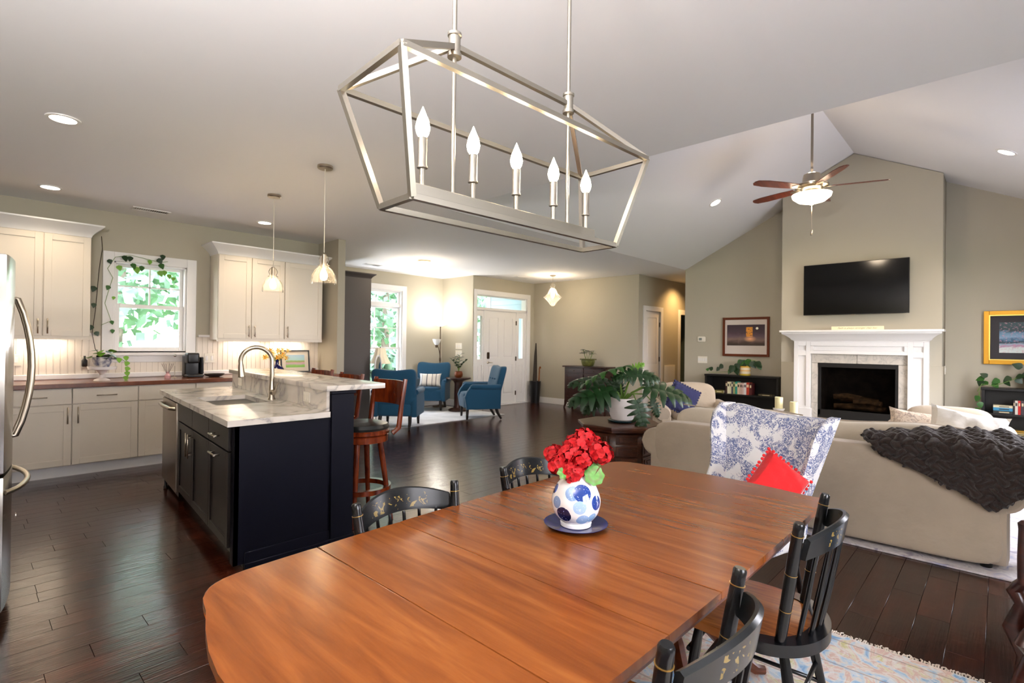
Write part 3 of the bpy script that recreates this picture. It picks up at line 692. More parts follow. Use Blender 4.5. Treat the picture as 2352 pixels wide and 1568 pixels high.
# ---- bar stools
def stool(loc, label):
    t = thing('bar_stool', label, 'stool', loc, 0, 'wooden swivel stools at the bar'); z = .70
    for k in range(4):
        a = math.radians(45+90*k); c, s = math.cos(a), math.sin(a)
        finish('leg', B().tube([(c*.14, s*.14, z-.07), (c*.185, s*.185, .32), (c*.235, s*.235, .0)], [.024, .021, .017], 10), M['cherry'], t)
    finish('foot_ring', B().grid(lambda u, v: (math.cos(2*PI*u)*(.205+.022*(1 if .2 < v < .7 else -1)), math.sin(2*PI*u)*(.205+.022*(1 if .2 < v < .7 else -1)), .235+.036*(0 if v < .45 else 1)), 32, 4, cu=True, cv=True), M['cherry'], t)
    finish('apron', B().lathe([(.185, z-.085), (.20, z-.08), (.20, z-.035), (.19, z-.03), (.21, z-.02), (.212, z+.0), (.20, z+.012)], 32), M['cherry'], t)
    finish('seat', B().lathe([(.20, z+.012), (.208, z+.03), (.195, z+.055), (.12, z+.072), (0, z+.074)], 32), M['leather'], t)
    for s in (-1, 1):
        finish('back_post', B().tube([(.15, s*.19, z-.02), (.20, s*.205, z+.02), (.22, s*.21, z+.2), (.255, s*.21, z+.40)], [.02, .022, .02, .018], 8), M['cherry'], t)
    arc = [(.225+.045*math.sin(PI*k/12), -.205+.41*k/12) for k in range(13)]
    finish('back_slat', B().prism(arc+[(x+.018, y) for x, y in arc[::-1]], z+.19, z+.385, bev=.003), M['cherry'], t)
    return t
s0 = stool((2.18, 3.66, 0), 'wooden bar stool with black round seat beside the island post')
dup(s0, (2.28, 4.46, 0), -.05, 'wooden bar stool behind the bar top, middle of the three')
dup(s0, (2.42, 5.30, 0), .0, 'wooden bar stool behind the bar top, farthest from the camera')
# ---- things on the walnut worktop
Z = .942
t = thing('coffee_maker', 'black single-cup coffee maker at the window corner of the worktop', 'coffee maker', (1.945, 7.17, Z))
finish('body', B().box(-.075, .085, .02, .16, 0, .27, .02, seg=3), M['black'], t); finish('base', B().box(-.085, .09, -.13, .02, 0, .035, .01), M['black'], t)
finish('brew_head', B().box(-.08, .05, -.10, .03, .17, .295, .02, seg=3), M['black'], t); finish('tank', B().box(.088, .12, -.02, .14, .03, .24, .01), mat('smoky_tank_plastic', (40, 42, 46), .15), t)
t = thing('bowl', 'shallow dark bowl beside the coffee maker', 'bowl', (2.16, 7.08, Z)); finish('dish', B().lathe([(.05, 0), (.09, .012), (.115, .04), (.108, .04), (.085, .018), (0, .01)], 24), mat('dark_stone_bowl', (58, 52, 50), .4), t); finish('foot', B().lathe([(.05, -.0), (.05, .004)], 20), M['black'], t)
t = thing('reed_diffuser', 'small pink reed diffuser with dark sticks on the worktop', 'diffuser', (1.67, 7.10, Z)); finish('bottle', B().lathe([(.03, 0), (.034, .03), (.014, .055), (.016, .075)], 16), mat('rose_glass', (196, 150, 150), .2), t)
for k in range(6):
    a = k*1.05; finish('reed', B().tube([(0, 0, .03), (.06*math.cos(a), .05*math.sin(a), .17)], .0022, 5), mat('dark_reed', (86, 60, 58), .7), t)
t = thing('whisk', 'metal whisk standing in a clear stand under the window', 'whisk', (1.752, 7.14, Z))
finish('stand', B().lathe([(.035, 0), (.03, .006), (.004, .01), (.004, .14)], 16), M['nickel'], t)
b = B()
for k in range(4):
    a = k*PI/4; b.tube([(0, 0, .145)]+[(.02*math.sin(PI*q/8)*math.cos(a), .02*math.sin(PI*q/8)*math.sin(a), .145+.10*q/8) for q in range(9)]+[(0, 0, .25)], .0016, 5)
finish('wires', b, M['nickel'], t); finish('knob', B().sbox((0, 0, .262), (.03, .03, .03), 2.2, 6), M['steel'], t)
t = thing('bottle_plug', 'black air freshener bottle plugged in behind the blue pot', 'air freshener', (.955, 7.44, 1.13)); finish('bottle', B().lathe([(.02, -.05), (.026, -.04), (.026, .02), (.010, .04), (.010, .07)], 14), M['black'], t); finish('plate', B().box(-.035, .035, .03, .037, -.06, .06, .002), M['outlet'], t)
# cake stand, pot, trailing vine
t = thing('cake_stand', 'white distressed cake stand holding the blue and white pot', 'stand', (1.06, 7.10, Z)); finish('plate', B().lathe([(.06, .115), (.125, .12), (.13, .15), (.122, .15), (.12, .138), (0, .138)], 30), M['white'], t); finish('pedestal', B().lathe([(.075, 0), (.065, .012), (.028, .03), (.02, .06), (.032, .085), (.055, .115)], 24), M['potw'], t)
m = mat('blue_white_transfer_pottery', (212, 206, 198), .3, nz=(26, .0, (70, 76, 110)))
pt = thing('planter', 'blue and white patterned planter on the cake stand', 'pot', (1.06, 7.10, Z+.15-.012)); finish('pot', B().lathe([(.058, 0), (.062, .012), (.085, .06), (.092, .10), (.088, .115), (.08, .115), (.078, .09), (0, .085)], 28), m, pt); finish('soil', B().lathe([(.078, .092), (0, .1)], 20, cap=False), M['soil'], pt)
def heart(sz=.05):
    b = B(); n = 9; rows = []
    for i in range(n+1):
        t = i/n; w = .52*math.sin(PI*t**.62)**.85*(1-.25*t); dz = -.12*t*t
        y = t-(.12 if i == 0 else 0)
        rows.append([(-w, y-.10*(1-t)*2*w, dz+.08*w), (-w*.5, y, dz+.02), (0, y, dz), (w*.5, y, dz+.02), (w, y-.10*(1-t)*2*w, dz+.08*w)])
    g_ = [[b.bm.verts.new(Vector(p)*sz) for p in r] for r in rows]
    for a, c in zip(g_, g_[1:]):
        for j in range(4): b.bm.faces.new((a[j], a[j+1], c[j+1], c[j]))
    return b
def blade(sz=.06, w=.34):
    b = B(); n = 8; g_ = []
    for i in range(n+1):
        t = i/n; q = w*.5*math.sin(PI*min(.995, t*.97+.015))**.8; dz = -.25*t*t
        g_.append([b.bm.verts.new(Vector((x*q, t, dz+abs(x)*q*.25))*sz) for x in (-1, 0, 1)])
    for a, c in zip(g_, g_[1:]):
        for j in range(2): b.bm.faces.new((a[j], a[j+1], c[j+1], c[j]))
    return b
LM = {}
def leafdata(kind, m):
    if (kind, m) not in LM:
        o = finish('leaf', heart(1) if kind == 'h' else blade(1, .42), M[m], flip=False); LM[kind, m] = o.data; bpy.data.objects.remove(o)
    return LM[kind, m]
def leaf_at(par, p, d, sz, kind='h', m='leaf', roll=0, up=(0, 0, 1)):
    d = Vector(d).normalized(); u = Vector(up); x = d.cross(u)
    if x.length < .05: x = d.cross(Vector((1, 0, 0)))
    x.normalize(); z = x.cross(d); Mx = Matrix((x, d, z)).transposed().to_4x4()
    o = bpy.data.objects.new('leaf', leafdata(kind, m)); COL.objects.link(o); o.parent = par
    o.matrix_local = TR(*p)@Mx@RY(roll)@Matrix.Scale(sz, 4); return o
vine = thing('trailing_vine', 'trailing green vine climbing from the planter around the kitchen window', 'plant', (1.06, 7.10, Z+.24))
rg = random.Random(4); O_ = Vector((1.06, 7.10, Z+.24))
w2 = lambda px, z: Vector((px, YK-.035, z))-O_
path1 = [Vector((0, 0, 0)), Vector((-.04, .15, .1)), w2(1.02, 1.45), w2(1.045, 1.7), w2(1.06, 1.95), w2(1.075, 2.2), w2(1.10, 2.42)+Vector((0, .0, 0)), w2(1.09, 2.56)]
finish('stem', B().tube(path1, .0035, 5), M['soil'], vine)
path2 = [w2(1.10, 1.55), w2(1.19, 1.60), w2(1.13, 1.8), w2(1.17, 1.98), w2(1.20, 2.1), w2(1.15, 2.2), w2(1.22, 2.34), w2(1.36, 2.38), w2(1.5, 2.36), w2(1.66, 2.33), w2(1.74, 2.35)]
finish('stem', B().tube(path2, .0028, 5), M['stem'], vine)
for px, z, sz, m_ in ((1.03, 1.98, .085, 'leafd'), (1.03, 1.79, .07, 'leafd'), (1.01, 1.54, .085, 'leafd'), (1.05, 1.47, .07, 'leafd'), (1.19, 1.60, .06, 'leaf'), (1.20, 1.5, .06, 'leaf'), (1.16, 2.0, .07, 'leaf'), (1.21, 1.88, .05, 'leafl'), (1.16, 2.30, .07, 'leafd'), (1.30, 2.36, .09, 'leafd'), (1.36, 2.36, .08, 'leafd'), (1.25, 2.24, .08, 'leafl'), (1.38, 2.28, .09, 'leaf'), (1.42, 2.24, .10, 'leafl'), (1.47, 2.26, .08, 'leaf'), (1.55, 2.34, .07, 'leafl'), (1.64, 2.37, .09, 'leafd'), (1.68, 2.42, .08, 'leafd'), (1.66, 2.31, .09, 'leaf'), (1.65, 2.22, .09, 'leafl'), (1.70, 2.23, .08, 'leafl'), (1.75, 2.19, .07, 'leafl'), (1.80, 2.16, .06, 'leafl')):
    leaf_at(vine, w2(px, z)+Vector((0, -.02, 0)), (rg.uniform(-.5, .5), -.25, -1), sz*.78, 'h', m_, rg.uniform(-.3, .3), up=(0, -1, .3))
for k in range(22):
    a = rg.random()*2*PI; r = rg.uniform(.02, .11); leaf_at(vine, (r*math.cos(a), r*math.sin(a)*.8, rg.uniform(-.01, .09)), (math.cos(a), math.sin(a), rg.uniform(-.5, .3)), rg.uniform(.055, .08), 'h', rg.choice(['leaf', 'leafd', 'leafl']), rg.uniform(-.5, .5))
path3 = [(.06, -.03, .02), (.15, -.05, 0), (.21, -.05, -.05), (.22, -.06, -.2)]
finish('stem', B().tube(path3, .0028, 5), M['stem'], vine)
for p in ((.14, -.05, .0), (.20, -.05, .02), (.215, -.06, -.04), (.22, -.06, -.10), (.21, -.06, -.15), (.20, -.06, -.20)): leaf_at(vine, p, (rg.uniform(-.5, .5), -.5, -1), .055, 'h', 'leafl', 0, up=(0, -1, .3))
# vase of yellow flowers and framed print leaning on the wall
t = thing('bud_vase', 'dark blue glass vase holding pale yellow flowers on the worktop', 'vase', (2.965, 7.18, Z)); finish('vessel', B().lathe([(.05, 0), (.085, .02), (.095, .055), (.07, .10), (.025, .13), (.018, .20), (.026, .225), (.014, .22), (0, .2)], 26), M['cobalt'], t)
yf_ = [mat('pale_yellow_petal', (250, 226, 140), .7), mat('yellow_petal', (244, 190, 60), .7)]
fb = thing('yellow_bouquet', 'bunch of pale yellow flowers in the dark blue vase', 'flowers', (2.965, 7.18, Z+.20))
for k in range(16):
    a = rg.random()*2*PI; r = rg.uniform(.03, .17); hx, hy, hz = r*math.cos(a), r*math.sin(a)*.5, rg.uniform(.02, .14)
    b = B()
    for q in range(6):
        aa = q*PI/3; b.tube([(hx, hy, hz), (hx+.02*math.cos(aa), hy-.01, hz+.02*math.sin(aa)), (hx+.04*math.cos(aa), hy-.02, hz+.036*math.sin(aa))], [.004, .014, .004], 6, flat=.4)
    finish('blossom', b, yf_[k % 2], fb); finish('stem', B().tube([(0, 0, -.05), (hx*.5, hy*.5, .03), (hx, hy, hz)], .0025, 5), M['stem'], fb)
def picture(name, label, loc, rot, w, h, fw, ft, fm, art, matw=0, matm=None, cat='picture'):
    """stands in the local x-z plane, facing -y"""
    t = thing(name, label, cat, loc); t.rotation_euler = rot
    b = B()
    for q in ((-w/2, -w/2+fw, 0, h), (w/2-fw, w/2, 0, h), (-w/2+fw, w/2-fw, 0, fw), (-w/2+fw, w/2-fw, h-fw, h)): b.box(q[0], q[1], -ft, 0, q[2], q[3], .003)
    finish('frame', b, fm, t)
    if matm: finish('mount', B().box(-w/2+fw, w/2-fw, -ft*.5, -.002, fw, h-fw), matm, t)
    mw_, mt, mb_ = matw if isinstance(matw, tuple) else (matw, matw, matw)
    a = finish('print', B().box(-w/2+fw+mw_, w/2-fw-mw_, -ft*.5-.001, -ft*.5+.001, fw+mb_, h-fw-mt), art, t)
    return t
def artmat(name, build):
    m, tt, p = newmat(name); p.inputs['Roughness'].default_value = .5; g = G(m)
    c = g.n('TexCoord'); s = g.n('SeparateXYZ'); g.l(c.outputs['Generated'], s.inputs[0]); build(g, s.outputs['X'], s.outputs['Z'], c.outputs['Generated']); return m
def a_field(g, x, z, v):
    n = g.noise(v, 6, 4, .5); zz = g.math('ADD', z, g.math('MULTIPLY', g.math('SUBTRACT', n, .5), .16))
    g.base(g.ramp(zz, [(0, (120, 180, 80)), (.16, (140, 190, 84)), (.24, (176, 168, 160)), (.36, (208, 160, 160)), (.44, (140, 160, 90)), (.52, (150, 170, 100)), (.58, (160, 196, 190)), (1, (150, 176, 196))]))
picture('framed_print', 'framed meadow print in a thin black frame leaning behind the bar', (3.30, 7.36, Z+.004), (-.13, 0, 0), .42, .32, .018, .02, M['black'], artmat('meadow_print', a_field), (.055, .05, .055), M['paper'])
def plate_(name, label, x0, x1, y0, y1, z0, z1, n, ax, group=None, cat='switch plate'):
    t = thing(name, label, cat, ((x0+x1)/2, (y0+y1)/2, (z0+z1)/2), group=group)
    w, d, h = x1-x0, y1-y0, z1-z0; finish('plate', B().box(-w/2, w/2, -d/2, d/2, -h/2, h/2, .002), M['outlet'], t)
    for k in range(n):
        if ax == 'x': u = -w/2+w*(k+.5)/n; b = B().box(u-.012, u+.012, -d/2-.004, -d/2, -.028, .028, .001)
        else: u = -d/2+d*(k+.5)/n; b = B().box(-w/2-.004, -w/2, u-.012, u+.012, -.028, .028, .001)
        finish('rocker', b, M['trim'], t)
    return t
plate_('outlet', 'white outlet plate on the beadboard right of the coffee maker', 2.16, 2.28, YK-.028, YK-.02, 1.10, 1.22, 2, 'x', cat='outlet')
plate_('outlet', 'white outlet plate on the beadboard near the refrigerator', .36, .44, YK-.028, YK-.02, 1.10, 1.22, 1, 'x', cat='outlet')
# ------------------------------------------------------------------ light fixtures
def can(x, y, z, label, nrm=None, e=14, col=WARM2):
    t = thing('recessed_light', label, 'light', (x, y, z), group='recessed ceiling lights')
    if nrm: t.rotation_euler = Vector(nrm).to_track_quat('-Z', 'Y').to_euler()
    finish('trim_ring', B().grid(lambda u, v: [(math.cos(2*PI*u)*r, math.sin(2*PI*u)*r, q) for r, q in ((.095, .001), (.093, -.008), (.072, -.008), (.070, .002))][int(round(v*4)) % 4], 32, 4, cu=True, cv=True), M['trim'], t)
    finish('lens', B().lathe([(.071, -.003), (0, -.003)], 28, cap=False), M['can'], t)
    light('recessed_glow', 'SPOT', (0, 0, -.03), e, col, .07, None, t, spot=2.3, blend=.7)
    return t
can(.455, 4.575, H, 'round recessed light in the kitchen ceiling, nearest the camera', e=9)
can(.583, 6.735, H, 'round recessed light in the kitchen ceiling near the left wall cabinets', e=11)
can(2.574, 6.662, H, 'round recessed light in the kitchen ceiling above the right wall cabinet', e=16)
can(7.657, 3.096, 3.527-.0, 'round recessed light in the left slope of the vaulted ceiling', nrm=(0, -.447, -.894), e=30)
can(7.483, -.034, 3.463, 'round recessed light in the right slope of the vaulted ceiling', nrm=(0, .447, -.894), e=30)
light('hallway_downlight', 'SPOT', (11.1, 4.95, 2.82), 42, (1, .60, .24), .05, (.25, 0, 0), spot=2.2, blend=1.0)
def vent(x0, x1, y0, y1, label):
    t = thing('ceiling_vent', label, 'vent', ((x0+x1)/2, (y0+y1)/2, H)); w, d = x1-x0, y1-y0
    finish('frame', B().box(-w/2, w/2, -d/2, -d/2+.015, -.008, 0).box(-w/2, w/2, d/2-.015, d/2, -.008, 0).box(-w/2, -w/2+.015, -d/2+.015, d/2-.015, -.008, 0).box(w/2-.015, w/2, -d/2+.015, d/2-.015, -.008, 0), M['trim'], t)
    finish('backing', B().box(-w/2+.015, w/2-.015, -d/2+.015, d/2-.015, -.001, 0), mat('vent_shadow', (84, 74, 66), .8), t)
    n = int(w/.022); b = B()
    for k in range(n): u = -w/2+.015+(w-.03)*(k+.5)/n; b.bar((u, -d/2+.015, -.004), (u, d/2-.015, -.004), .010, .0015, (.6 if k < n/2 else -.6, 0, 1))
    finish('louvres', b, M['trim'], t)['kind'] = 'stuff'
vent(1.29, 1.65, 6.97, 7.12, 'long white vent in the kitchen ceiling'); vent(5.16, 5.50, 8.58, 8.74, 'white vent in the ceiling by the foyer window'); vent(8.28, 8.62, 7.64, 7.80, 'white vent in the ceiling before the front door')
def pendant(x, y, zc, zb, label, r=.10):
    t = thing('pendant_light', label, 'light', (x, y, H), group='seeded glass bell pendants over the island')
    finish('canopy', B().lathe([(.062, 0), (.064, -.018), (.058, -.026), (0, -.028)], 28), M['nickel'], t); L = H-zb
    finish('cord', B().tube([(0, 0, -.02), (0, 0, -(L-.26))], .0032, 6), M['outlet'], t)
    z = -L
    finish('shade', B().lathe([(r, z), (r*1.0, z+.02), (r*.94, z+.07), (r*.70, z+.115), (r*.42, z+.14), (r*.36, z+.148), (r*.50, z+.152), (r*.34, z+.16), (r*.30, z+.165), (r*.40, z+.185), (r*.42, z+.205), (r*.32, z+.228), (r*.12, z+.245)], 32, cap=False), M['shade'], t)
    finish('socket', B().lathe([(.012, z+.25), (.018, z+.245), (.018, z+.13), (.012, z+.125)], 14), M['nickel'], t)
    finish('bulb', B().lathe([(.006, z+.125), (.014, z+.118), (.026, z+.085), (.03, z+.06), (.022, z+.035), (0, z+.025)], 18), M['bulb'], t)
    light('pendant_glow', 'POINT', (0, 0, z+.07), 9, WARM, .035, None, t); return t
pendant(2.076, 4.123, H, 1.875, 'clear glass bell pendant over the island, nearer the camera')
pendant(2.151, 5.336, H, 1.887, 'clear glass bell pendant over the island, farther from the camera')
t = thing('foyer_pendant', 'ribbed clear glass pendant before the front door', 'light', (8.604, 6.927, H))
finish('canopy', B().lathe([(.065, 0), (.065, -.012), (.03, -.03), (0, -.03)], 24), M['nickel'], t); finish('cord', B().tube([(0, 0, -.02), (0, 0, -.20)], .003, 6), M['nickel'], t)
def rib(b):
    for v in b.bm.verts:
        a = math.atan2(v.co.y, v.co.x); k = 1+.05*math.cos(12*a); v.co.x *= k; v.co.y *= k
    return b
finish('shade', rib(B().lathe([(.025, -.18), (.05, -.20), (.055, -.23), (.03, -.265), (.06, -.29), (.085, -.33), (.10, -.39), (.16, -.445), (.19, -.465), (.155, -.50), (.10, -.56), (.05, -.63), (.02, -.655)], 48, cap=False)), M['shade'], t)
finish('bulb', B().lathe([(0, -.32), (.03, -.34), (.036, -.40), (.028, -.46), (0, -.49)], 16), M['bulb'], t); light('foyer_glow', 'POINT', (0, 0, -.42), 26, WARM2, .05, None, t)
t = thing('flush_light', 'round glass flush light on the foyer ceiling', 'light', (5.649, 7.491, H))
finish('canopy', B().lathe([(.12, 0), (.12, -.03), (.10, -.045), (0, -.045)], 28), M['nickel'], t)
finish('shade', B().lathe([(.12, -.045), (.155, -.06), (.165, -.12), (.15, -.17), (.09, -.19), (0, -.195)], 32, cap=False), mat('lit_frosted_globe', (255, 246, 232), .3, emit=(1, .86, .68), es=1.5), t)
for s in (-1, 1): finish('bulb', B().sbox((s*.06, 0, -.10), (.06, .06, .09), 2.2, 6), M['bulb'], t)
light('flush_glow', 'POINT', (0, 0, -.26), 11, WARM2, .12, None, t)
# chandelier over the table
CHX, CHY = 1.025, .953
ch = thing('chandelier', 'long open-cage silver lantern chandelier with five candle bulbs above the dining table', 'chandelier', (CHX-.012, CHY-.008, 0), -.05)
U = [(-.434, .129, 1.964), (-.434, -.129, 1.964), (.434, -.129, 1.964), (.434, .129, 1.964)]
Lw = [(-.365, .064, 1.697), (-.365, -.064, 1.697), (.365, -.064, 1.697), (.365, .064, 1.697)]
Hb = [(-.211, 0, 2.10), (.211, 0, 2.10)]
def fbar(a, c, w=.0125, h=.0125, nm='frame_bar', up=(0, 0, 1)): return finish(nm, B().bar(a, c, w, h, up), M['champ'], ch)
for k in range(4): fbar(U[k], U[(k+1) % 4]); fbar(Lw[k], Lw[(k+1) % 4], .013, .013); fbar(U[k], Lw[k], .013, .013, up=(1, 0, 0))
fbar(Hb[0], U[0]); fbar(Hb[0], U[1]); fbar(Hb[1], U[2]); fbar(Hb[1], U[3]); fbar(Hb[0], Hb[1])
for hx in (-.211, .211):
    finish('hub', B().lathe([(.0, 2.072), (.017, 2.073), (.017, 2.082), (.014, 2.084), (.014, 2.122), (.017, 2.124), (.017, 2.13), (.006, 2.133)], 20, TR(hx, 0, 0)), M['champ'], ch)
    finish('hanging_rod', B().tube([(hx, 0, 2.13), (hx, 0, H-.02)], .0058, 10), M['champ'], ch)
    finish('inner_rod', B().tube([(hx, 0, 1.74), (hx, 0, 2.075)], .0052, 10), M['champ'], ch)
finish('canopy', B().box(-.28, .28, -.06, .06, H-.022, H, .004), M['champ'], ch)
finish('candle_bar', B().box(-.328, .328, -.014, .014, 1.722, 1.746, .001), M['champ'], ch)
for k in range(5):
    x = -.298+.149*k
    c = finish('candle_sleeve', B().lathe([(.0065, 1.746), (.0065, 1.785), (.0125, 1.787), (.0125, 1.791), (.0110, 1.793), (.0110, 1.856), (.0, 1.857)], 16, TR(x, 0, 0)), M['champ'], ch)
    finish('bulb', B().lathe([(.008, 1.856), (.014, 1.866), (.0168, 1.879), (.0135, 1.896), (.007, 1.911), (.0026, 1.922), (0, 1.928)], 16, TR(x, 0, 0)), M['bulb'], c)
    light('candle_glow', 'POINT', (x, 0, 1.885), 2.4, (1, .70, .42), .014, None, ch)
# ceiling fan
FX, FY = 6.70, YR
t = thing('ceiling_fan', 'ceiling fan with five reddish wood blades and a lit glass bowl', 'fan', (FX, FY, 0))
finish('downrod', B().tube([(0, 0, 3.40), (0, 0, zt(YR)-.03)], .014, 10), mat('fan_rod_metal', (150, 140, 130), .4, .7), t)
finish('ceiling_mount', B().lathe([(.02, 4.13), (.06, 4.17), (.075, 4.24), (.075, 4.30)], 24), M['nickel'], t)
finish('motor_cap', B().lathe([(.02, 3.41), (.05, 3.40), (.085, 3.385), (.095, 3.34), (.10, 3.29), (.09, 3.275)], 28), M['nickel'], t)
finish('motor_housing', B().lathe([(.10, 3.285), (.155, 3.275), (.175, 3.26), (.17, 3.24), (.12, 3.225), (.10, 3.19), (.14, 3.17), (.14, 3.155)], 32), M['nickel'], t)
finish('light_bowl', B().lathe([(.135, 3.165), (.205, 3.155), (.195, 3.12), (.14, 3.075), (.05, 3.05), (0, 3.045)], 32), mat('lit_bowl_glass', (255, 240, 220), .3, emit=(1, .80, .56), es=3.6), t)
finish('finial', B().lathe([(.03, 3.052), (.028, 3.04), (.012, 3.032), (0, 3.03)], 16), M['nickel'], t)
for s in (-1, 1): finish('pull_chain', B().tube([(s*.012, 0, 3.04), (s*.012, 0, 2.74+s*.015)], .0022, 5).lathe([(0, 2.69), (.012, 2.70), (.010, 2.73), (.003, 2.75)], 8, TR(s*.012, 0, s*.012)), M['nickel'], t)
bl = woodmat('fan_blade_wood', [(.3, (74, 30, 20)), (.7, (112, 52, 36))], (1, 8, 1), 4, .3, 0)
for k in range(5):
    a = math.atan2(.884-FY, 6.939-FX)+k*2*PI/5; Mx = TR(0, 0, 3.235)@RZ(a)@RX(.20)
    poly = [(.20, -.05), (.35, -.062), (.60, -.066), (.72, -.05), (.745, -.02), (.745, .02), (.72, .05), (.60, .066), (.35, .062), (.20, .05)]
    d = finish('blade', B().prism(poly, -.004, .004, M=Mx), bl, t); finish('blade_arm', B().prism([(.10, -.015), (.22, -.04), (.26, 0), (.22, .04), (.10, .015)], -.009, -.004, M=Mx), M['nickel'], d)
light('fan_glow', 'POINT', (0, 0, 3.01), 9, WARM2, .12, None, t); light('fan_up_glow', 'POINT', (0, .0, 3.46), 2.5, WARM2, .05, None, t)
# ------------------------------------------------------------------ foyer
cab = thing('bookcase', 'tall charcoal grey cabinet with crown moulding behind the stub wall', 'cabinet', (4.35, 8.0, .0115))
finish('body', B().box(-.05, .56, .012, 1.0, 0, 2.50, .003), mat('charcoal_grey_panel', (82, 76, 74), .5), cab); finish('side_panel', B().box(-.045, .555, 0, .012, .06, 2.48, .002), mat('charcoal_side_panel', (82, 76, 74), .45), cab)
finish('edge_strip', B().box(-.065, -.046, -.004, .10, 0, 2.52, .001), M['cherry'], cab)
cmo = crownm(B(), -.05, .56, .0, 1.0, 2.49, 2.57, .06, False, True); finish('crown', cmo, mat('charcoal_crown', (70, 64, 62), .5), cab)
tag(finish('foyer_rug', B().box(4.3, 7.36, 7.10, 9.05, .001, .011, .003), mat('pale_grey_rug', (208, 210, 212), .95, nz=(3, .12), bump=(200, .3, .003))), 'pale grey rug under the teal armchairs', 'rug')
def armchair(loc, rz, label):
    """front faces +x locally"""
    t = thing('armchair', label, 'armchair', loc, rz, 'teal armchairs in the foyer'); m = M['teal']
    def curve(x, y, z): return (x, y, z)
    finish('seat_base', B().sbox((0.0, 0, .325), (.66, .62, .25), 9, 10), m, t)
    finish('seat_cushion', B().sbox((.03, 0, .43), (.60, .50, .13), 5, 10), m, t)
    def bk(x, y, z):
        k = (z-.30)/.68; wy = 1+.12*max(0, k)**1.5; zz = z+(.05*min(1.2, (abs(y)/.30))**2-.025)*max(0, k); return (x-.17*k, y*wy, zz)
    s = finish('backrest', B().sbox((-.23, 0, .645), (.15, .66, .66), 6, 14, fn=bk), m, t)
    for zz in (.74, .60):
        for yy in (-.17, 0, .17): finish('button', B().sbox((-.155-.17*((zz-.3)/.68)+.008, yy, zz), (.02, .028, .028), 2.2, 4), mat('teal_button', (20, 80, 112), .8), s)
    for q in (-1, 1):
        prof = [(.30, .20), (.34, .42), (.30, .52), (.24, .60), (.20, .635), (-.30, .625), (-.34, .56), (-.33, .20)]
        a = B().prism(prof, -.045, .045, M=TR(0, q*.315, 0)@RX(PI/2), bev=.02, seg=2); finish('arm', a, m, t)
        finish('arm_roll', B().tube([(.235, q*.335, .595), (.20, q*.34, .605), (-.30, q*.34, .60), (-.325, q*.34, .598)], [.03, .05, .05, .045], 12), m, t)
        finish('leg', B().tube([(.27, q*.26, .215), (.275, q*.265, .01)], [.032, .02], 8), M['darkleg'], t)
        finish('leg', B().tube([(-.27, q*.24, .22), (-.30, q*.245, .12), (-.37, q*.25, .01)], [.032, .028, .02], 8), M['darkleg'], t)
    return t
ac = armchair((5.02, 7.28, 0), math.radians(42), 'teal armchair seen from behind, beside the bar stool')
dup(ac, (6.74, 8.66, .01), math.radians(221), 'teal armchair facing the camera with a striped pillow, under the floor lamp')
dup(ac, (6.66, 7.10, .005), math.radians(150), 'teal armchair seen from its side in front of the front door')
mst, tt_, p_ = newmat('striped_pillow_fabric'); g = G(mst); c = g.n('TexCoord'); s_ = g.n('SeparateXYZ'); g.l(c.outputs['Generated'], s_.inputs[0])
g.base(g.ramp(s_.outputs['X'], [(0, (206, 206, 204)), (.14, (150, 150, 152)), (.17, (222, 216, 206)), (.36, (40, 44, 56)), (.395, (224, 216, 204)), (.60, (44, 48, 60)), (.625, (216, 208, 196)), (.77, (44, 48, 60)), (.80, (226, 220, 210))], 'CONSTANT')); p_.inputs['Roughness'].default_value = .9
o = finish('striped_pillow', B().pillow(.46, .28, .13, M=TR(0, 0, .14)), mst); o.location = (6.60, 8.51, .50); o.rotation_euler = (.26, 0, math.radians(221+90-180)); tag(o, 'white lumbar pillow with dark stripes on the far teal armchair', 'pillow')
o.rotation_euler = Matrix.Rotation(math.radians(-49), 4, 'Z').to_euler(); o.rotation_euler = (RZ(math.radians(-49))@RX(-.3)).to_euler()
fl_ = thing('floor_lamp', 'black torchiere floor lamp with a lit white bowl and a side reading lamp', 'lamp', (7.16, 8.88, .011))
finish('base', B().lathe([(.15, 0), (.15, .02), (.03, .035), (.014, .05)], 28), M['brass'], fl_); finish('pole', B().tube([(0, 0, .04), (0, 0, 1.76)], .012, 8).lathe([(.012, .98), (.02, 1.0), (.02, 1.05), (.012, 1.07)], 12), M['brass'], fl_)
finish('bowl', B().lathe([(.03, 1.75), (.08, 1.765), (.15, 1.81), (.18, 1.86), (.175, 1.86), (.14, 1.82), (0, 1.78)], 28), mat('lit_torch_bowl', (255, 250, 240), .4, emit=(1, .94, .84), es=3.5), fl_)
light('torch_glow', 'POINT', (0, 0, 1.95), 12, (1, .94, .86), .10, None, fl_)
finish('side_arm', B().tube([(0, 0, 1.08), (-.04, -.02, 1.20), (-.10, -.06, 1.29), (-.17, -.11, 1.31), (-.20, -.13, 1.32)], .007, 8), M['brass'], fl_)
sd = finish('reading_shade', B().lathe([(.02, 0), (.045, .02), (.075, .07), (.09, .13), (.085, .13), (.065, .07), (0, .02)], 22, TR(-.21, -.14, 1.335)), mat('frosted_reading_shade', (232, 232, 228), .35), fl_); finish('socket', B().lathe([(.02, -.05), (.03, -.04), (.03, .02), (.02, .03)], 14, TR(-.21, -.14, 1.335)), M['brass'], sd)
plate_('switch_plate', 'white switch plate on the foyer wall, upper of the pair', 7.534, 7.55, 8.60, 8.81, 1.265, 1.40, 3, 'y', 'foyer switch plates'); plate_('switch_plate', 'white switch plate on the foyer wall, lower of the pair', 7.534, 7.55, 8.60, 8.81, 1.10, 1.24, 3, 'y', 'foyer switch plates')
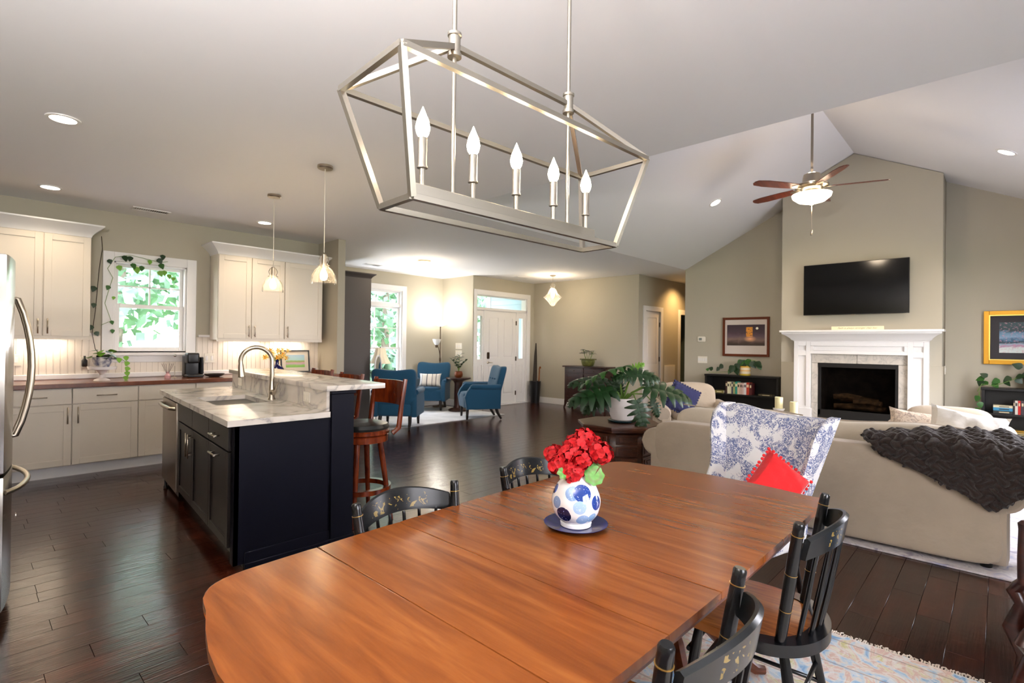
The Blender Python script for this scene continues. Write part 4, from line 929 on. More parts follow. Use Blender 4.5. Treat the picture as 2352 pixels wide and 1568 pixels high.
# desk table and lamp by the window
t = thing('side_table', 'small dark table under the foyer window carrying the table lamp', 'table', (5.56, 8.75, 0)); finish('tabletop', B().box(-.25, .25, -.22, .22, .62, .65, .005), M['espresso'], t)
for sx in (-.2, .2):
    for sy in (-.18, .18): finish('leg', B().box(sx-.02, sx+.02, sy-.02, sy+.02, 0, .62, .003), M['espresso'], t)
t = thing('table_lamp', 'table lamp with a cream bell shade on a dark base before the window', 'lamp', (5.56, 8.72, .65)); finish('base', B().lathe([(.08, 0), (.075, .02), (.025, .04), (.05, .10), (.06, .15), (.03, .22), (.045, .25), (.02, .28), (.008, .31), (.008, .36)], 22), M['brass'], t)
finish('shade', rib(B().lathe([(.195, .335), (.16, .40), (.12, .49), (.10, .60), (.085, .635)], 36, cap=False)), mat('cream_lamp_shade', (246, 236, 210), .8), t); finish('finial', B().lathe([(.006, .62), (.012, .655), (0, .67)], 10), M['brass'], t)
t = thing('oval_mirror', 'white-framed oval standing mirror at the edge of the grey cabinet', 'mirror', (4.97, 7.86, .0115)); t.rotation_euler = (0, 0, math.radians(38))
E2 = lambda r, z, n=36: [(r[0]*math.cos(2*PI*k/n), z+r[1]*math.sin(2*PI*k/n)) for k in range(n)]
XZ = Matrix(((1, 0, 0, 0), (0, 0, 1, 0), (0, 1, 0, 0), (0, 0, 0, 1)))
finish('glass', B().prism(E2((.135, .185), .945), -.006, .006, M=XZ), M['mirror'], t); finish('frame', B().grid(lambda u, v: ((.15+.016*math.cos(2*PI*v))*math.cos(2*PI*u), .016*math.sin(2*PI*v), .945+(.20+.016*math.cos(2*PI*v))*math.sin(2*PI*u)), 44, 8, cu=True, cv=True), M['trim'], t)
finish('stand', B().tube([(0, .02, .75), (0, .02, .02)], .016, 8).lathe([(.13, 0), (.12, .02), (.02, .04)], 20).tube([(.13, .015, 1.13), (.13, .015, 1.17)], .008, 6), M['trim'], t)
# pedestal table with zz plant
t = thing('pedestal_table', 'dark round pedestal table between the two far teal armchairs', 'table', (7.02, 8.10, .0115)); finish('tabletop', B().lathe([(.24, .655), (.255, .66), (.255, .675), (.25, .68), (0, .68)], 36), M['espresso'], t); finish('column', B().lathe([(.20, 0), (.20, .03), (.16, .05), (.10, .07), (.085, .12), (.08, .55), (.10, .60), (.13, .62), (.22, .645), (.22, .655)], 30), M['espresso'], t)
t = thing('planter', 'copper brown glazed pot on the pedestal table', 'pot', (7.02, 8.10, .6915)); finish('pot', B().lathe([(.06, 0), (.085, .03), (.09, .08), (.075, .12), (.08, .13), (.07, .13), (.06, .115), (0, .11)], 24), M['terra'], t)
zz = thing('zz_plant', 'upright glossy houseplant in the copper brown pot', 'plant', (7.02, 8.10, .80))
for a, L, bend in ((.3, .36, .05), (1.6, .30, .12), (2.9, .26, .16), (4.2, .30, .10), (5.4, .24, .16)):
    pts = [Vector((bend*q*q*math.cos(a), bend*q*q*math.sin(a), L*q)) for q in (0, .25, .5, .75, 1)]; finish('stem', B().tube(pts, [.006, .005, .004, .003, .002], 5), M['stem'], zz)
    for q in range(1, 9):
        f = .22+.095*q; p = pts[0].lerp(pts[4], f); p = Vector((bend*f*f*math.cos(a), bend*f*f*math.sin(a), L*f)); s = 1 if q % 2 else -1; leaf_at(zz, p, (math.cos(a+s*1.3), math.sin(a+s*1.3), .7), .11, 'b', 'leafd')
# umbrella stand and sticks
t = thing('umbrella_stand', 'tall black umbrella stand in the corner by the front door', 'stand', (9.36, 8.04, 0)); finish('bucket', B().lathe([(.10, 0), (.105, .02), (.135, .50), (.14, .52), (.125, .52), (.095, .03), (0, .03)], 28), M['black'], t)
o = tag(finish('closed_umbrella', B().tube([(9.34, 8.06, .05), (9.36, 8.05, .6), (9.39, 8.06, 1.12), (9.40, 8.06, 1.42)], [.03, .05, .035, .012], 10), mat('dark_umbrella_cloth', (46, 38, 30), .8)), 'long dark closed umbrella leaning in the black stand', 'umbrella')
t = tag(finish('walking_cane', B().tube([(9.40, 8.0, .05), (9.42, 7.97, .5), (9.42, 7.96, .82), (9.40, 7.93, .86), (9.36, 7.88, .86), (9.33, 7.85, .835)], .013, 8), M['seatw']), 'light wooden cane with a curved handle in the black stand', 'cane')
# console cabinet against the right foyer wall
t = thing('console_cabinet', 'dark mahogany cabinet with two drawers and two doors on the far right foyer wall', 'cabinet', (9.36, 6.52, 0)); w2_ = .53
finish('body', B().box(-.15, .17, -w2_, w2_, .16, .90, .004), M['espresso'], t); finish('top', B().box(-.19, .185, -w2_-.04, w2_+.04, .90, .93, .008, seg=2), M['espresso'], t)
for k in (-1, 1):
    c0, c1 = (-w2_+.04, -.02) if k < 0 else (.02, w2_-.04)
    d = finish('drawer', B().box(-.168, -.15, c0, c1, .775, .885, .004).box(-.175, -.168, c0+.03, c1-.03, .795, .865, .003), M['espresso'], t); finish('knob', B().sbox((-.185, (c0+c1)/2, .83), (.02, .02, .02), 2.2, 5), M['brass'], d)
    d = finish('door', B().box(-.166, -.15, c0, c1, .20, .755, .003).box(-.172, -.166, c0, c0+.06, .20, .755, .002).box(-.172, -.166, c1-.06, c1, .20, .755, .002).box(-.172, -.166, c0+.06, c1-.06, .695, .755, .002).box(-.172, -.166, c0+.06, c1-.06, .20, .26, .002), M['espresso'], t)
    finish('knob', B().sbox((-.18, c1-.03 if k < 0 else c0+.03, .5), (.018, .018, .018), 2.2, 5), M['brass'], d)
    for xx in (-.13, .14): finish('leg', B().tube([(xx, k*(w2_-.03), .17), (xx-.01, k*(w2_-.02), .08), (xx-.03 if xx < 0 else xx, k*(w2_-.0), 0)], [.035, .026, .018], 8), M['espresso'], t)
ap = [(-w2_, .17), (w2_, .17), (w2_, .06)]+[(w2_-.06-.94*w2_*2*k/12*.94, .10+.035*math.cos(k*PI/3)) for k in range(13)]+[(-w2_, .06)]
finish('apron', B().prism(ap, -.155, -.14, M=YZX), M['espresso'], t)
t = thing('planter', 'olive green oblong planter on the mahogany cabinet', 'pot', (9.33, 6.51, .93)); finish('pot', B().sbox((0, 0, .075), (.17, .30, .15), 5, 8, fn=lambda x, y, z: (x*(.8+1.6*z), y*(.8+1.6*z), z)).box(-.09, .09, -.165, .165, .14, .165, .01), mat('olive_glaze', (90, 92, 42), .3, nz=(12, .4)), t)
jp = thing('houseplant', 'small leafy plant in the olive planter', 'plant', (9.33, 6.51, 1.09))
for k in range(8):
    a = rg.random()*2*PI; L = rg.uniform(.10, .2); q = Vector((math.cos(a)*.05, math.sin(a)*.13, L)); finish('stem', B().tube([(0, math.sin(a)*.06, -.02), q], .004, 5), M['stem'], jp)
    for j in range(4): leaf_at(jp, q*(.6+.13*j), (math.cos(a+j*1.7), math.sin(a+j*1.7), .3), .13, 'b', 'leafd')
plate_('vent_plate', 'tall white return-air grille on the hallway wall', 10.70, 11.20, 5.415, 5.43, .30, .96, 0, 'x', cat='grille')
gv = [o for o in COL.objects if o.name.startswith('vent_plate')][0]; b = B()
for k in range(11): b.box(-.22+.042*k, -.195+.042*k, -.012, -.0076, -.30, .30, .001)
finish('grille_slats', b, M['trim'], gv)['kind'] = 'stuff'
# ------------------------------------------------------------------ living room
XM = CX  # chimney face
fp = thing('fireplace', 'white fireplace surround with a mantel shelf and black firebox', 'fireplace', (CX, 1.55, 0)); fy = 1.55
def F(nm, boxes, m='trim', bev=.003, par=None):
    b = B()
    for a in boxes: b.box(a[0]-CX, a[1]-CX, a[2]-fy, a[3]-fy, a[4], a[5], bev)
    return finish(nm, b, M[m] if isinstance(m, str) else m, par or fp)
F('mantel_shelf', [(8.74, CX, .535, 2.515, 1.625, 1.655)])
b = B(); prof = [(0, 1.485), (-.105, 1.485), (-.11, 1.50), (-.135, 1.51), (-.15, 1.535), (-.20, 1.575), (-.245, 1.60), (-.25, 1.625), (0, 1.625)]
V = b.bm.verts.new
rv = [(V((x, .70-fy+(x+.105 if x < -.105 else 0), z)), V((x, 2.35-fy-(x+.105 if x < -.105 else 0), z))) for x, z in prof]
for p, q in zip(rv, rv[1:]+rv[:1]): b.bm.faces.new((p[0], p[1], q[1], q[0]))
b.bm.faces.new([r[0] for r in rv]); b.bm.faces.new([r[1] for r in rv][::-1]); finish('cornice', b, M['trim'], fp)
X0 = CX-.10
for ya, yb in ((.70, .93), (2.12, 2.35)):
    F('pilaster', [(X0, CX-.001, ya, ya+.06, .31, 1.485), (X0, CX-.001, yb-.06, yb, .31, 1.485), (X0, CX-.001, ya+.06, yb-.06, .31, .50), (X0, CX-.001, ya+.06, yb-.06, 1.27, 1.345), (X0, CX-.001, ya+.06, yb-.06, 1.42, 1.485), (X0+.025, CX-.001, ya+.06, yb-.06, .50, 1.42)], bev=.002)
    F('plinth_block', [(X0-.015, CX-.001, ya-.012, yb+.012, .31, .47)])
F('frieze', [(X0, CX-.001, .93, 2.12, 1.30, 1.35), (X0, CX-.001, .93, 2.12, 1.42, 1.485), (X0, CX-.001, .93, .97, 1.35, 1.42), (X0, CX-.001, 2.08, 2.12, 1.35, 1.42), (X0+.025, CX-.001, .97, 2.08, 1.35, 1.42)], bev=.002)
for t4 in ((.935, 1.525, 1.165, 1.295), (1.53, 2.115, 1.165, 1.295), (.935, 1.037, .56, 1.16), (2.033, 2.115, .56, 1.16), (.935, 1.037, .315, .555), (2.033, 2.115, .315, .555)):
    F('tile', [(CX-.045, CX-.001, t4[0], t4[1], t4[2], t4[3])], 'quartz', .0015)
hs = tag(finish('hearth', B().box(8.45, CX-.001, .573, 2.56, .235, .31, .006), M['quartz']), 'raised pale stone hearth slab in front of the firebox', 'hearth')
struct('hearth_base', B().box(8.49, CX-.001, .60, 2.54, 0, .235), M['trim'])
FB = CX-.03
F('firebox_frame', [(FB, FB+.04, 1.04, 1.075, .37, 1.16), (FB, FB+.04, 1.995, 2.03, .37, 1.16), (FB-.02, FB+.04, 1.04, 2.03, 1.10, 1.165), (FB, FB+.04, 1.04, 2.03, .315, .46)], 'firebox')
F('firebox_lining', [(CX+.45, CX+.47, 1.06, 2.01, .37, 1.15), (CX, CX+.46, 1.05, 1.07, .37, 1.15), (CX, CX+.46, 2.0, 2.02, .37, 1.15), (CX, CX+.46, 1.05, 2.02, .375, .39)], mat('sooty_brick_lining', (52, 46, 40), .8, nz=(12, .5)), 0)
for k, (y0_, y1_, z_, x_) in enumerate(((1.2, 1.85, .50, CX+.15), (1.3, 1.78, .60, CX+.24), (1.25, 1.6, .58, CX+.12), (1.5, 1.86, .64, CX+.17))):
    finish('log', B().tube([(x_-CX, y0_-fy, z_), (x_-CX+.03, (y0_+y1_)/2-fy, z_+.02), (x_-CX-.02, y1_-fy, z_+.01)], [.04, .05, .038], 9), mat('charred_log', (92, 72, 48), .9, nz=(14, .6)), fp)
F('screen', [(FB+.045, FB+.047, 1.075, 1.995, .46, 1.10)], glassy('fire_screen_mesh', (.62, .60, .58), .3, .95), 0)
def textobj(name, s, size, mtl, par, Mx, ext=.0005, shear=0):
    c = bpy.data.curves.new(name, 'FONT'); c.body = s; c.size = size; c.extrude = ext; c.align_x = 'CENTER'; c.align_y = 'CENTER'; c.shear = shear
    o = bpy.data.objects.new(name, c); COL.objects.link(o); c.materials.append(mtl); o.parent = par; o.matrix_local = Mx
    bpy.context.view_layer.update(); dg = bpy.context.evaluated_depsgraph_get(); me = bpy.data.meshes.new_from_object(o.evaluated_get(dg)); n = bpy.data.objects.new(name, me); COL.objects.link(n); n.parent = par; n.matrix_local = Mx; bpy.data.objects.remove(o); return n
FACE = Matrix(((0, 0, -1, 0), (-1, 0, 0, 0), (0, 1, 0, 0), (0, 0, 0, 1)))   # text plane facing -x, reading towards -y
t = thing('mantel_sign', 'small cream wooden sign with script writing on the mantel shelf', 'sign', (8.84, 1.507, 1.655)); finish('board', B().box(-.012, .012, -.318, .318, 0, .052, .002), mat('cream_sign_board', (240, 234, 196), .6), t)
textobj('lettering', 'Faith is always stronger than fear', .036, mat('sign_ink', (150, 136, 96), .7), t, TR(-.0125, 0, .027)@FACE, shear=.5)
t = thing('television', 'large black flat television mounted above the mantel', 'television', (8.93, 1.567, 2.268)); t.rotation_euler = (0, 0, 0)
b = B().box(-.025, .012, -.652, .652, -.383, .383, .004); finish('case', b, M['black'], t); finish('screen', B().box(-.0275, -.025, -.643, .643, -.372, .376), M['tv'], t); finish('bracket', B().box(.012, .085, -.2, .2, -.15, .15), M['black'], t); finish('stand_badge', B().box(-.030, -.027, -.03, .03, -.395, -.383), M['nickel'], t)
# left picture, right picture
def a_night(g, x, z, v):
    n = g.noise(v, 5, 6, 1.); n2 = g.noise(v, 18, 4)
    sky = g.ramp(g.math('ADD', z, g.math('MULTIPLY', n, .25)), [(0, (34, 24, 22)), (.25, (74, 58, 50)), (.42, (128, 104, 96)), (.55, (104, 84, 92)), (.75, (74, 56, 66)), (1.1, (60, 44, 54))])
    tx = g.math('MULTIPLY', g.math('ABSOLUTE', g.math('SUBTRACT', x, .40)), 1.); tw = g.math('MULTIPLY', g.math('LESS_THAN', tx, .085), g.math('MULTIPLY', g.math('GREATER_THAN', z, .42), g.math('LESS_THAN', z, .88)))
    c = g.mix(g.math('MULTIPLY', tw, g.math('GREATER_THAN', n2, .42)), sky, (226, 150, 50))
    fx_ = g.math('SUBTRACT', x, .38); fz_ = g.math('MULTIPLY', g.math('SUBTRACT', z, .32), 1.1); rr = g.math('SQRT', g.math('ADD', g.math('MULTIPLY', fx_, fx_), g.math('MULTIPLY', fz_, fz_))); c = g.mix(g.ramp(rr, [(0, (1, 1, 1, 1)), (.17, (0, 0, 0, 1))]), c, (250, 180, 130))
    mx = g.math('SUBTRACT', x, .20); mz = g.math('MULTIPLY', g.math('SUBTRACT', z, .82), .6); r2 = g.math('SQRT', g.math('ADD', g.math('MULTIPLY', mx, mx), g.math('MULTIPLY', mz, mz))); c = g.mix(g.math('LESS_THAN', r2, .034), c, (255, 250, 230)); g.base(c)
def YZart(build):
    def f(g, x, z, v):
        s = g.n('SeparateXYZ'); c = g.n('TexCoord'); g.l(c.outputs['Generated'], s.inputs[0]); build(g, s.outputs['X'], s.outputs['Z'], v)
    return f
RZM = -PI/2   # pictures face -x
pc = picture('framed_print', 'print of a lit tower at night in a reddish wood frame above the left bookcase', (XW-.002, 3.296, 1.222), (0, 0, RZM), .80, .695, .042, .03, mat('red_brown_frame', (96, 40, 12), .35), artmat('night_tower_print', lambda g, x, z, v: a_night(g, g.math('SUBTRACT', 1., x), z, v)), (.035, .09, .15), mat('white_mount', (204, 194, 186), .7))
def a_garden(g, x, z, v):
    n = g.noise(v, 7, 6, .8); n2 = g.noise(v, 22, 4)
    zz_ = g.math('ADD', z, g.math('MULTIPLY', g.math('SUBTRACT', n, .5), .28))
    c = g.ramp(zz_, [(0, (206, 214, 210)), (.15, (196, 208, 206)), (.2, (168, 120, 150)), (.27, (150, 170, 190)), (.33, (30, 50, 60)), (.42, (50, 92, 120)), (.52, (120, 150, 180)), (.64, (92, 130, 156)), (.72, (36, 58, 64)), (1, (46, 72, 76))])
    c = g.mix(g.math('MULTIPLY', g.math('GREATER_THAN', n2, .58), .5), c, (196, 140, 160))
    tx = g.math('ABSOLUTE', g.math('SUBTRACT', x, g.math('ADD', .50, g.math('MULTIPLY', g.math('SUBTRACT', n, .5), .12)))); c = g.mix(g.math('MULTIPLY', g.math('LESS_THAN', tx, .028), g.math('MULTIPLY', g.math('GREATER_THAN', z, .40), g.math('LESS_THAN', z, .92))), c, (214, 200, 196)); g.base(c)
p2 = picture('framed_painting', 'garden painting with a pale tree in a wide gilt frame at the right edge', (XW-.002, -.28, 1.20), (0, 0, RZM), .90, .715, .055, .045, M['goldframe'], artmat('garden_painting', a_garden), .10, mat('dark_mount', (50, 48, 52), .7)); finish('inner_lip', B().box(-.397, -.385, -.05, -.01, .055, .66).box(.385, .397, -.05, -.01, .055, .66).box(-.385, .385, -.05, -.01, .055, .067).box(-.385, .385, -.05, -.01, .648, .66), mat('bright_gilt_lip', (236, 206, 110), .3, .8), p2)
t = thing('thermostat', 'small white thermostat on the wall left of the night print', 'thermostat', (XW-.012, 4.095, 1.525)); finish('case', B().sbox((0, 0, 0), (.024, .148, .10), 7, 8), M['outlet'], t); finish('display', B().box(-.0135, -.012, -.01, .045, -.02, .025), mat('grey_lcd', (120, 128, 124), .3), t)
plate_('switch_plate', 'wide white four-gang switch plate under the thermostat', XW-.008, XW, 3.985, 4.165, 1.08, 1.205, 4, 'y'); plate_('switch_plate', 'single white switch plate at the right side of the chimney breast', XW-.10, XW-.02, .565, .573, 1.04, 1.16, 1, 'x')
# bookcases and books
def bookcase(y0, y1, label):
    t = thing('bookcase', label, 'bookcase', (9.40, (y0+y1)/2, 0)); w = (y1-y0)/2
    finish('side', B().box(-.15, .15, -w, -w+.035, 0, .865, .002), M['blackw'], t); finish('side', B().box(-.15, .15, w-.035, w, 0, .865, .002), M['blackw'], t)
    finish('top', B().box(-.155, .155, -w-.008, w+.008, .865, .895, .003), M['blackw'], t)
    for z in (.06, .30, .565): finish('shelf', B().box(-.145, .14, -w+.035, w-.035, z-.025, z), M['blackw'], t)
    finish('back', B().box(.14, .15, -w+.035, w-.035, 0, .865), M['blackw'], t); return t
bookcase(2.66, 3.90, 'low black bookcase under the night print, left of the fireplace'); bookcase(-1.06, .182, 'low black bookcase under the garden painting at the right edge')
def book(x, y, z, w, d, h, c, label, group, rx=0, rz=0, lie=False):
    """upright: thickness w along y, depth d along x, height h; lie: stacked flat"""
    t = thing('book', label, 'book', (x, y, z), rz, group)
    if lie: w, h = h, w; 
    bm_ = bmat(c)
    finish('cover', B().box(-d/2, -d/2+.004, -w/2, w/2, 0, h, .001).box(-d/2+.004, d/2, -w/2, -w/2+.0025, 0, h).box(-d/2+.004, d/2, w/2-.0025, w/2, 0, h) if not lie else B().box(-d/2, -d/2+.004, -w/2, w/2, 0, h, .001).box(-d/2+.004, d/2, -w/2, w/2, 0, .003).box(-d/2+.004, d/2, -w/2, w/2, h-.003, h), bm_, t)
    finish('pages', B().box(-d/2+.004, d/2-.006, -w/2+.003, w/2-.003, .002, h-.004), M['paper'], t)
    lum = sum(c); pc_ = mat('title_print', (40, 34, 30) if lum > 330 else (214, 200, 160), .6)
    if not lie: finish('title_band', B().box(-d/2-.0008, -d/2, -w*.28, w*.28, h*.62, h*.84), pc_, t)
    else: finish('title_band', B().box(-d/2-.0008, -d/2, -w*.32, w*.2, h*.35, h*.65), pc_, t)
    return t
seq = [((52, 26, 24), .030, .215, 'dark brown book, leftmost of the upright row'), ((206, 200, 168), .040, .205, 'wide cream book beside the dark brown one'), ((188, 182, 150), .026, .21, 'second cream book with a pale spine'), ((58, 56, 70), .026, .205, 'slate blue book between the cream and olive ones'), ((140, 146, 96), .034, .205, 'olive green book beside the teal one'), ((30, 128, 108), .034, .215, 'teal green book in the middle of the row'), ((190, 166, 138), .040, .20, 'tan book with a dark label beside the teal one'), ((176, 150, 136), .040, .20, 'dusty rose tan book with a dark label'), ((196, 168, 160), .022, .195, 'narrow pink book beside the white one'), ((200, 196, 192), .040, .205, 'white book beside the brick red one'), ((160, 48, 24), .046, .21, 'brick red book, bright at the right end'), ((66, 16, 16), .040, .20, 'dark maroon book, rightmost of the upright row')]
y_ = 3.545
for c, w, h, lab in seq:
    book(9.375, y_-w/2, .566, w, .16, h, c, lab+' on the left bookcase', 'books on the left bookcase'); y_ -= w+.0025
book(9.36, 3.66, .566, .045, .15, .17, (120, 112, 60), 'olive book lying flat on the left bookcase behind the armchair', 'books on the left bookcase', lie=True)
book(9.36, 2.88, .566, .030, .15, .22, (70, 62, 40), 'thin dark book lying flat at the right of the left bookcase', 'books on the left bookcase', lie=True)
book(9.36, 3.60, .301, .06, .16, .20, (170, 20, 24), 'bright red book lying on the middle shelf of the left bookcase', 'books on the left bookcase', lie=True)
zz0 = .566
for c, h, lab in (((40, 44, 42), .036, 'black book at the bottom of the flat stack'), ((60, 140, 180), .040, 'sky blue book in the middle of the flat stack'), ((214, 206, 170), .028, 'cream book on top of the flat stack')):
    book(9.35, -.025, zz0, h, .15, .185, c, lab+' on the right bookcase', 'books on the right bookcase', lie=True); zz0 += h+.0005
y_ = -.122
for c, w, lab in (((44, 22, 28), .014, 'thin maroon book beside the flat stack'), ((206, 200, 188), .026, 'white upright book'), ((196, 34, 28), .024, 'red upright book beside the white one'), ((66, 54, 60), .030, 'grey violet upright book'), ((40, 32, 40), .030, 'black upright book'), ((180, 176, 178), .03, 'pale grey upright book at the frame edge')):
    book(9.35, y_-w/2, .566, w, .15, .178, c, lab+' on the right bookcase', 'books on the right bookcase'); y_ -= w+.002
book(9.35, -.17, .301, .028, .15, .24, (206, 190, 130), 'straw yellow book lying on the middle shelf of the right bookcase', 'books on the right bookcase', lie=True); book(9.35, -.17, .330, .024, .15, .25, (206, 160, 60), 'amber book on top of the straw yellow one in the right bookcase', 'books on the right bookcase', lie=True)
# plants on bookcases
m, tt_, p_ = newmat('banded_yellow_pot'); g = G(m); c = g.n('TexCoord'); s_ = g.n('SeparateXYZ'); g.l(c.outputs['Generated'], s_.inputs[0]); g.base(g.ramp(s_.outputs['Z'], [(0, (190, 160, 30)), (.16, (206, 190, 160)), (.46, (206, 150, 60)), (.56, (214, 196, 160)), (.84, (210, 160, 50))], 'CONSTANT')); p_.inputs['Roughness'].default_value = .5
t = thing('planter', 'yellow and cream banded pot on the left bookcase', 'pot', (9.40, 3.25, .896)); finish('pot', B().lathe([(.085, 0), (.09, .01), (.092, .155), (.088, .16), (.08, .155), (.078, .12), (0, .12)], 28), m, t)
pv = thing('pothos', 'trailing pothos in the banded yellow pot', 'plant', (9.40, 3.25, 1.03)); rg = random.Random(21)
def spray(par, pts, leaves, m='leafd', r=.004): finish('stem', B().tube(pts, r, 5), M['stem'], par); [leaf_at(par, p, d, s, 'h', m if rg.random() < .7 else 'leaf', rg.uniform(-.4, .4), up=(-1, 0, .6)) for p, d, s in leaves]
spray(pv, [(0, 0, 0), (-.05, .12, .06), (-.06, .22, -.08), (-.07, .45, -.10), (-.05, .62, -.11)], [((-.06, .10, .06), (-.2, .3, -1), .13), ((-.08, .17, .02), (-.2, .5, -1), .14), ((-.07, .12, -.02), (-.2, -.2, -1), .12), ((-.07, .22, -.05), (0, .4, -.6), .09), ((-.07, .36, .03), (0, .6, -.5), .10), ((-.06, .43, -.02), (0, .5, -.6), .08), ((-.05, .55, -.05), (0, .6, .2), .08), ((-.05, .62, -.06), (0, 1, .1), .06)])
spray(pv, [(0, 0, 0), (-.03, -.04, .12), (-.04, -.10, .14), (-.05, -.2, .12)], [((-.03, 0, .12), (-.2, .3, -1), .15), ((-.03, -.05, .14), (-.2, -.3, -1), .13), ((-.03, .04, .12), (-.2, .5, -.7), .14), ((-.05, -.12, .10), (0, -.6, -.8), .13), ((-.05, -.20, .10), (0, -.7, -.7), .13), ((-.04, -.24, .05), (0, -.5, -1), .09)])
t = thing('planter', 'plain dark pot of the trailing plant on the right bookcase', 'pot', (9.40, -.30, .896)); finish('pot', B().lathe([(.07, 0), (.095, .15), (.09, .155), (.08, .13), (0, .13)], 24), M['octw'], t)
pv = thing('trailing_plant', 'green trailing plant creeping along the top of the right bookcase', 'plant', (9.38, -.30, 1.04))
spray(pv, [(0, 0, 0), (-.05, .10, .02), (-.08, .22, -.05), (-.10, .36, -.12), (-.12, .48, -.10), (-.16, .52, -.2)], [((-.06+.0*k, .04+.055*k, .02-.018*k+.03*(k % 2)), (-.1, .8*(1 if k % 2 else -.6), -.5), .085) for k in range(8)]+[((-.11, .46, -.02), (0, .8, -.3), .09), ((-.11, .48, -.05), (0, .3, -.8), .09), ((-.12, .43, .0), (0, .5, .3), .08)], 'leafd')
for k in range(10): leaf_at(pv, (rg.uniform(-.1, 0), rg.uniform(-.05, .12), rg.uniform(-.02, .14)), (rg.uniform(-.5, .5), rg.uniform(-1, 1), rg.uniform(-.5, .5)), .10, 'h', rg.choice(['leafd', 'leaf']), 0, up=(-1, 0, .4))
spray(pv, [(-.16, .50, -.2), (-.18, .51, -.35), (-.18, .50, -.5)], [((-.18, .51, -.26), (0, .4, -1), .08), ((-.18, .50, -.34), (0, -.3, -1), .08), ((-.18, .51, -.42), (0, .4, -1), .07)], 'leaf')
# living rug, coffee table, candles
rm, tt_, p_ = newmat('faded_woven_rug'); g = G(rm); v = g.coord(); a = g.noise(v, 9, 6, 1.5); b_ = g.vor(v, 34).outputs['Distance']; c = g.ramp(a, [(.3, (150, 140, 150)), (.45, (206, 200, 196)), (.58, (190, 180, 178)), (.7, (150, 150, 172)), (.82, (186, 140, 130))]); g.base(c); g.bump(b_, .3, .004); p_.inputs['Roughness'].default_value = .95
tag(finish('living_rug', B().box(4.335, 8.35, -.75, 3.3, .001, .012, .003), rm), 'faded grey and pink rug under the slipcovered sofa', 'rug')
t = thing('coffee_table', 'low wooden coffee table hidden behind the sofa, carrying two candles', 'table', (6.0, 1.62, 0)); finish('tabletop', B().box(-.35, .35, -.55, .55, .40, .44, .006), M['octw'], t)
for sx in (-.3, .3):
    for sy in (-.48, .48): finish('leg', B().box(sx-.03, sx+.03, sy-.03, sy+.03, .012, .40, .003), M['octw'], t)
for y, z, lab in ((1.722, .74, 'taller white candle holder, left of the pair'), (1.576, .70, 'shorter white candle holder, right of the pair')):
    t = thing('candle_holder', lab+' behind the wing chair', 'candle holder', (6.0, y, .44)); h = z-.44; finish('stand', B().lathe([(.055, 0), (.05, .02), (.022, .04), (.03, .08), (.02, .11), (.026, h-.08), (.022, h-.05), (.05, h-.02), (.058, h-.005), (.058, h), (0, h)], 24), M['white'], t)
    t = thing('candle', 'cream pillar candle on the '+lab.split(',')[0], 'candle', (6.0, y, z+.0005)); finish('wax', B().lathe([(.038, 0), (.039, .115), (.036, .12), (.033, .105), (0, .10)], 24), M['cream'], t); finish('wick', B().tube([(0, 0, .10), (0, 0, .115)], .0015, 5), M['black'], t)
# ------------------------------------------------------------------ slipcovered seating
def wrinkle(x, y, z, a=.006): return a*(math.sin(7*y+3*z)+math.sin(13*z+4*y)*.6+math.sin(5*x+11*z)*.5)
M['linen_lit'] = mat('lit_cushion_linen', (196, 183, 163), .9, sheen=.2, bump=(6, .4, .03), nz=(4, .05))  # sofa linen made lighter: the stronger light on the cushions is in the colour
sofa = thing('sofa', 'long oatmeal slipcovered sofa seen from behind', 'sofa', (4.42, 1.15, 0)); lm = M['linen']
# local: back plane x=0, front +x ; y from -1.17 to 1.19
def bkf(x, y, z):
    k = max(0, (.30-z)/.30)
    return (x-.035*k*(1 if x < .1 else 0)+wrinkle(x, y, z, .004), y, z)
finish('frame_back', B().sbox((.10, .01, .37), (.20, 2.36, .67), 12, 20, fn=bkf), lm, sofa)
finish('base', B().sbox((.52, .01, .24), (.86, 2.30, .36), 12, 10), lm, sofa)
for k in range(2): finish('seat_cushion', B().sbox((.57, -.47+.96*k, .46), (.76, .93, .18), 6, 12), lm, sofa)
for k in range(2):
    y0 = -.565+1.13*k
    finish('back_cushion', B().sbox((.36, y0, .62), (.24, 1.13, .43), 3.6, 16, fn=lambda x, y, z: (x+.10*(z-.5)+wrinkle(x, y, z), y, z+.014*math.sin(6*y)*max(0, z-.6)/.2)), M['linen_lit'], sofa)
    finish('piping', B().tube([(.36+.035, y0-.52+1.04*q/12, .824+.012*math.sin(q*PI/12)+.014*math.sin(6*(y0-.52+1.04*q/12))) for q in range(13)], .006, 6), lm, sofa)
for s in (-1, 1):
    yc = 1.16 if s > 0 else -1.12; b = B(); prof = []
    for k in range(25):
        a = 2*PI*k/24; prof.append((.115*math.cos(a)*(1.0)+s*.0, .50+.125*math.sin(a)))
    b.prism([(p, q) for p, q in prof], .015, .93, M=TR(0, yc+(s*.045), 0)@Matrix(((0, 0, 1, 0), (1, 0, 0, 0), (0, 1, 0, 0), (0, 0, 0, 1))), bev=.02, seg=2); finish('arm_roll', b, lm, sofa)
    finish('arm', B().sbox((.47, yc, .27), (.92, .16, .48), 10, 10), lm, sofa)
for sx in (.08, .85):
    for sy in (-1.09, 1.1): finish('foot', B().lathe([(.03, .012), (.04, .07)], 12, TR(sx, sy, 0)), M['black'], sofa)
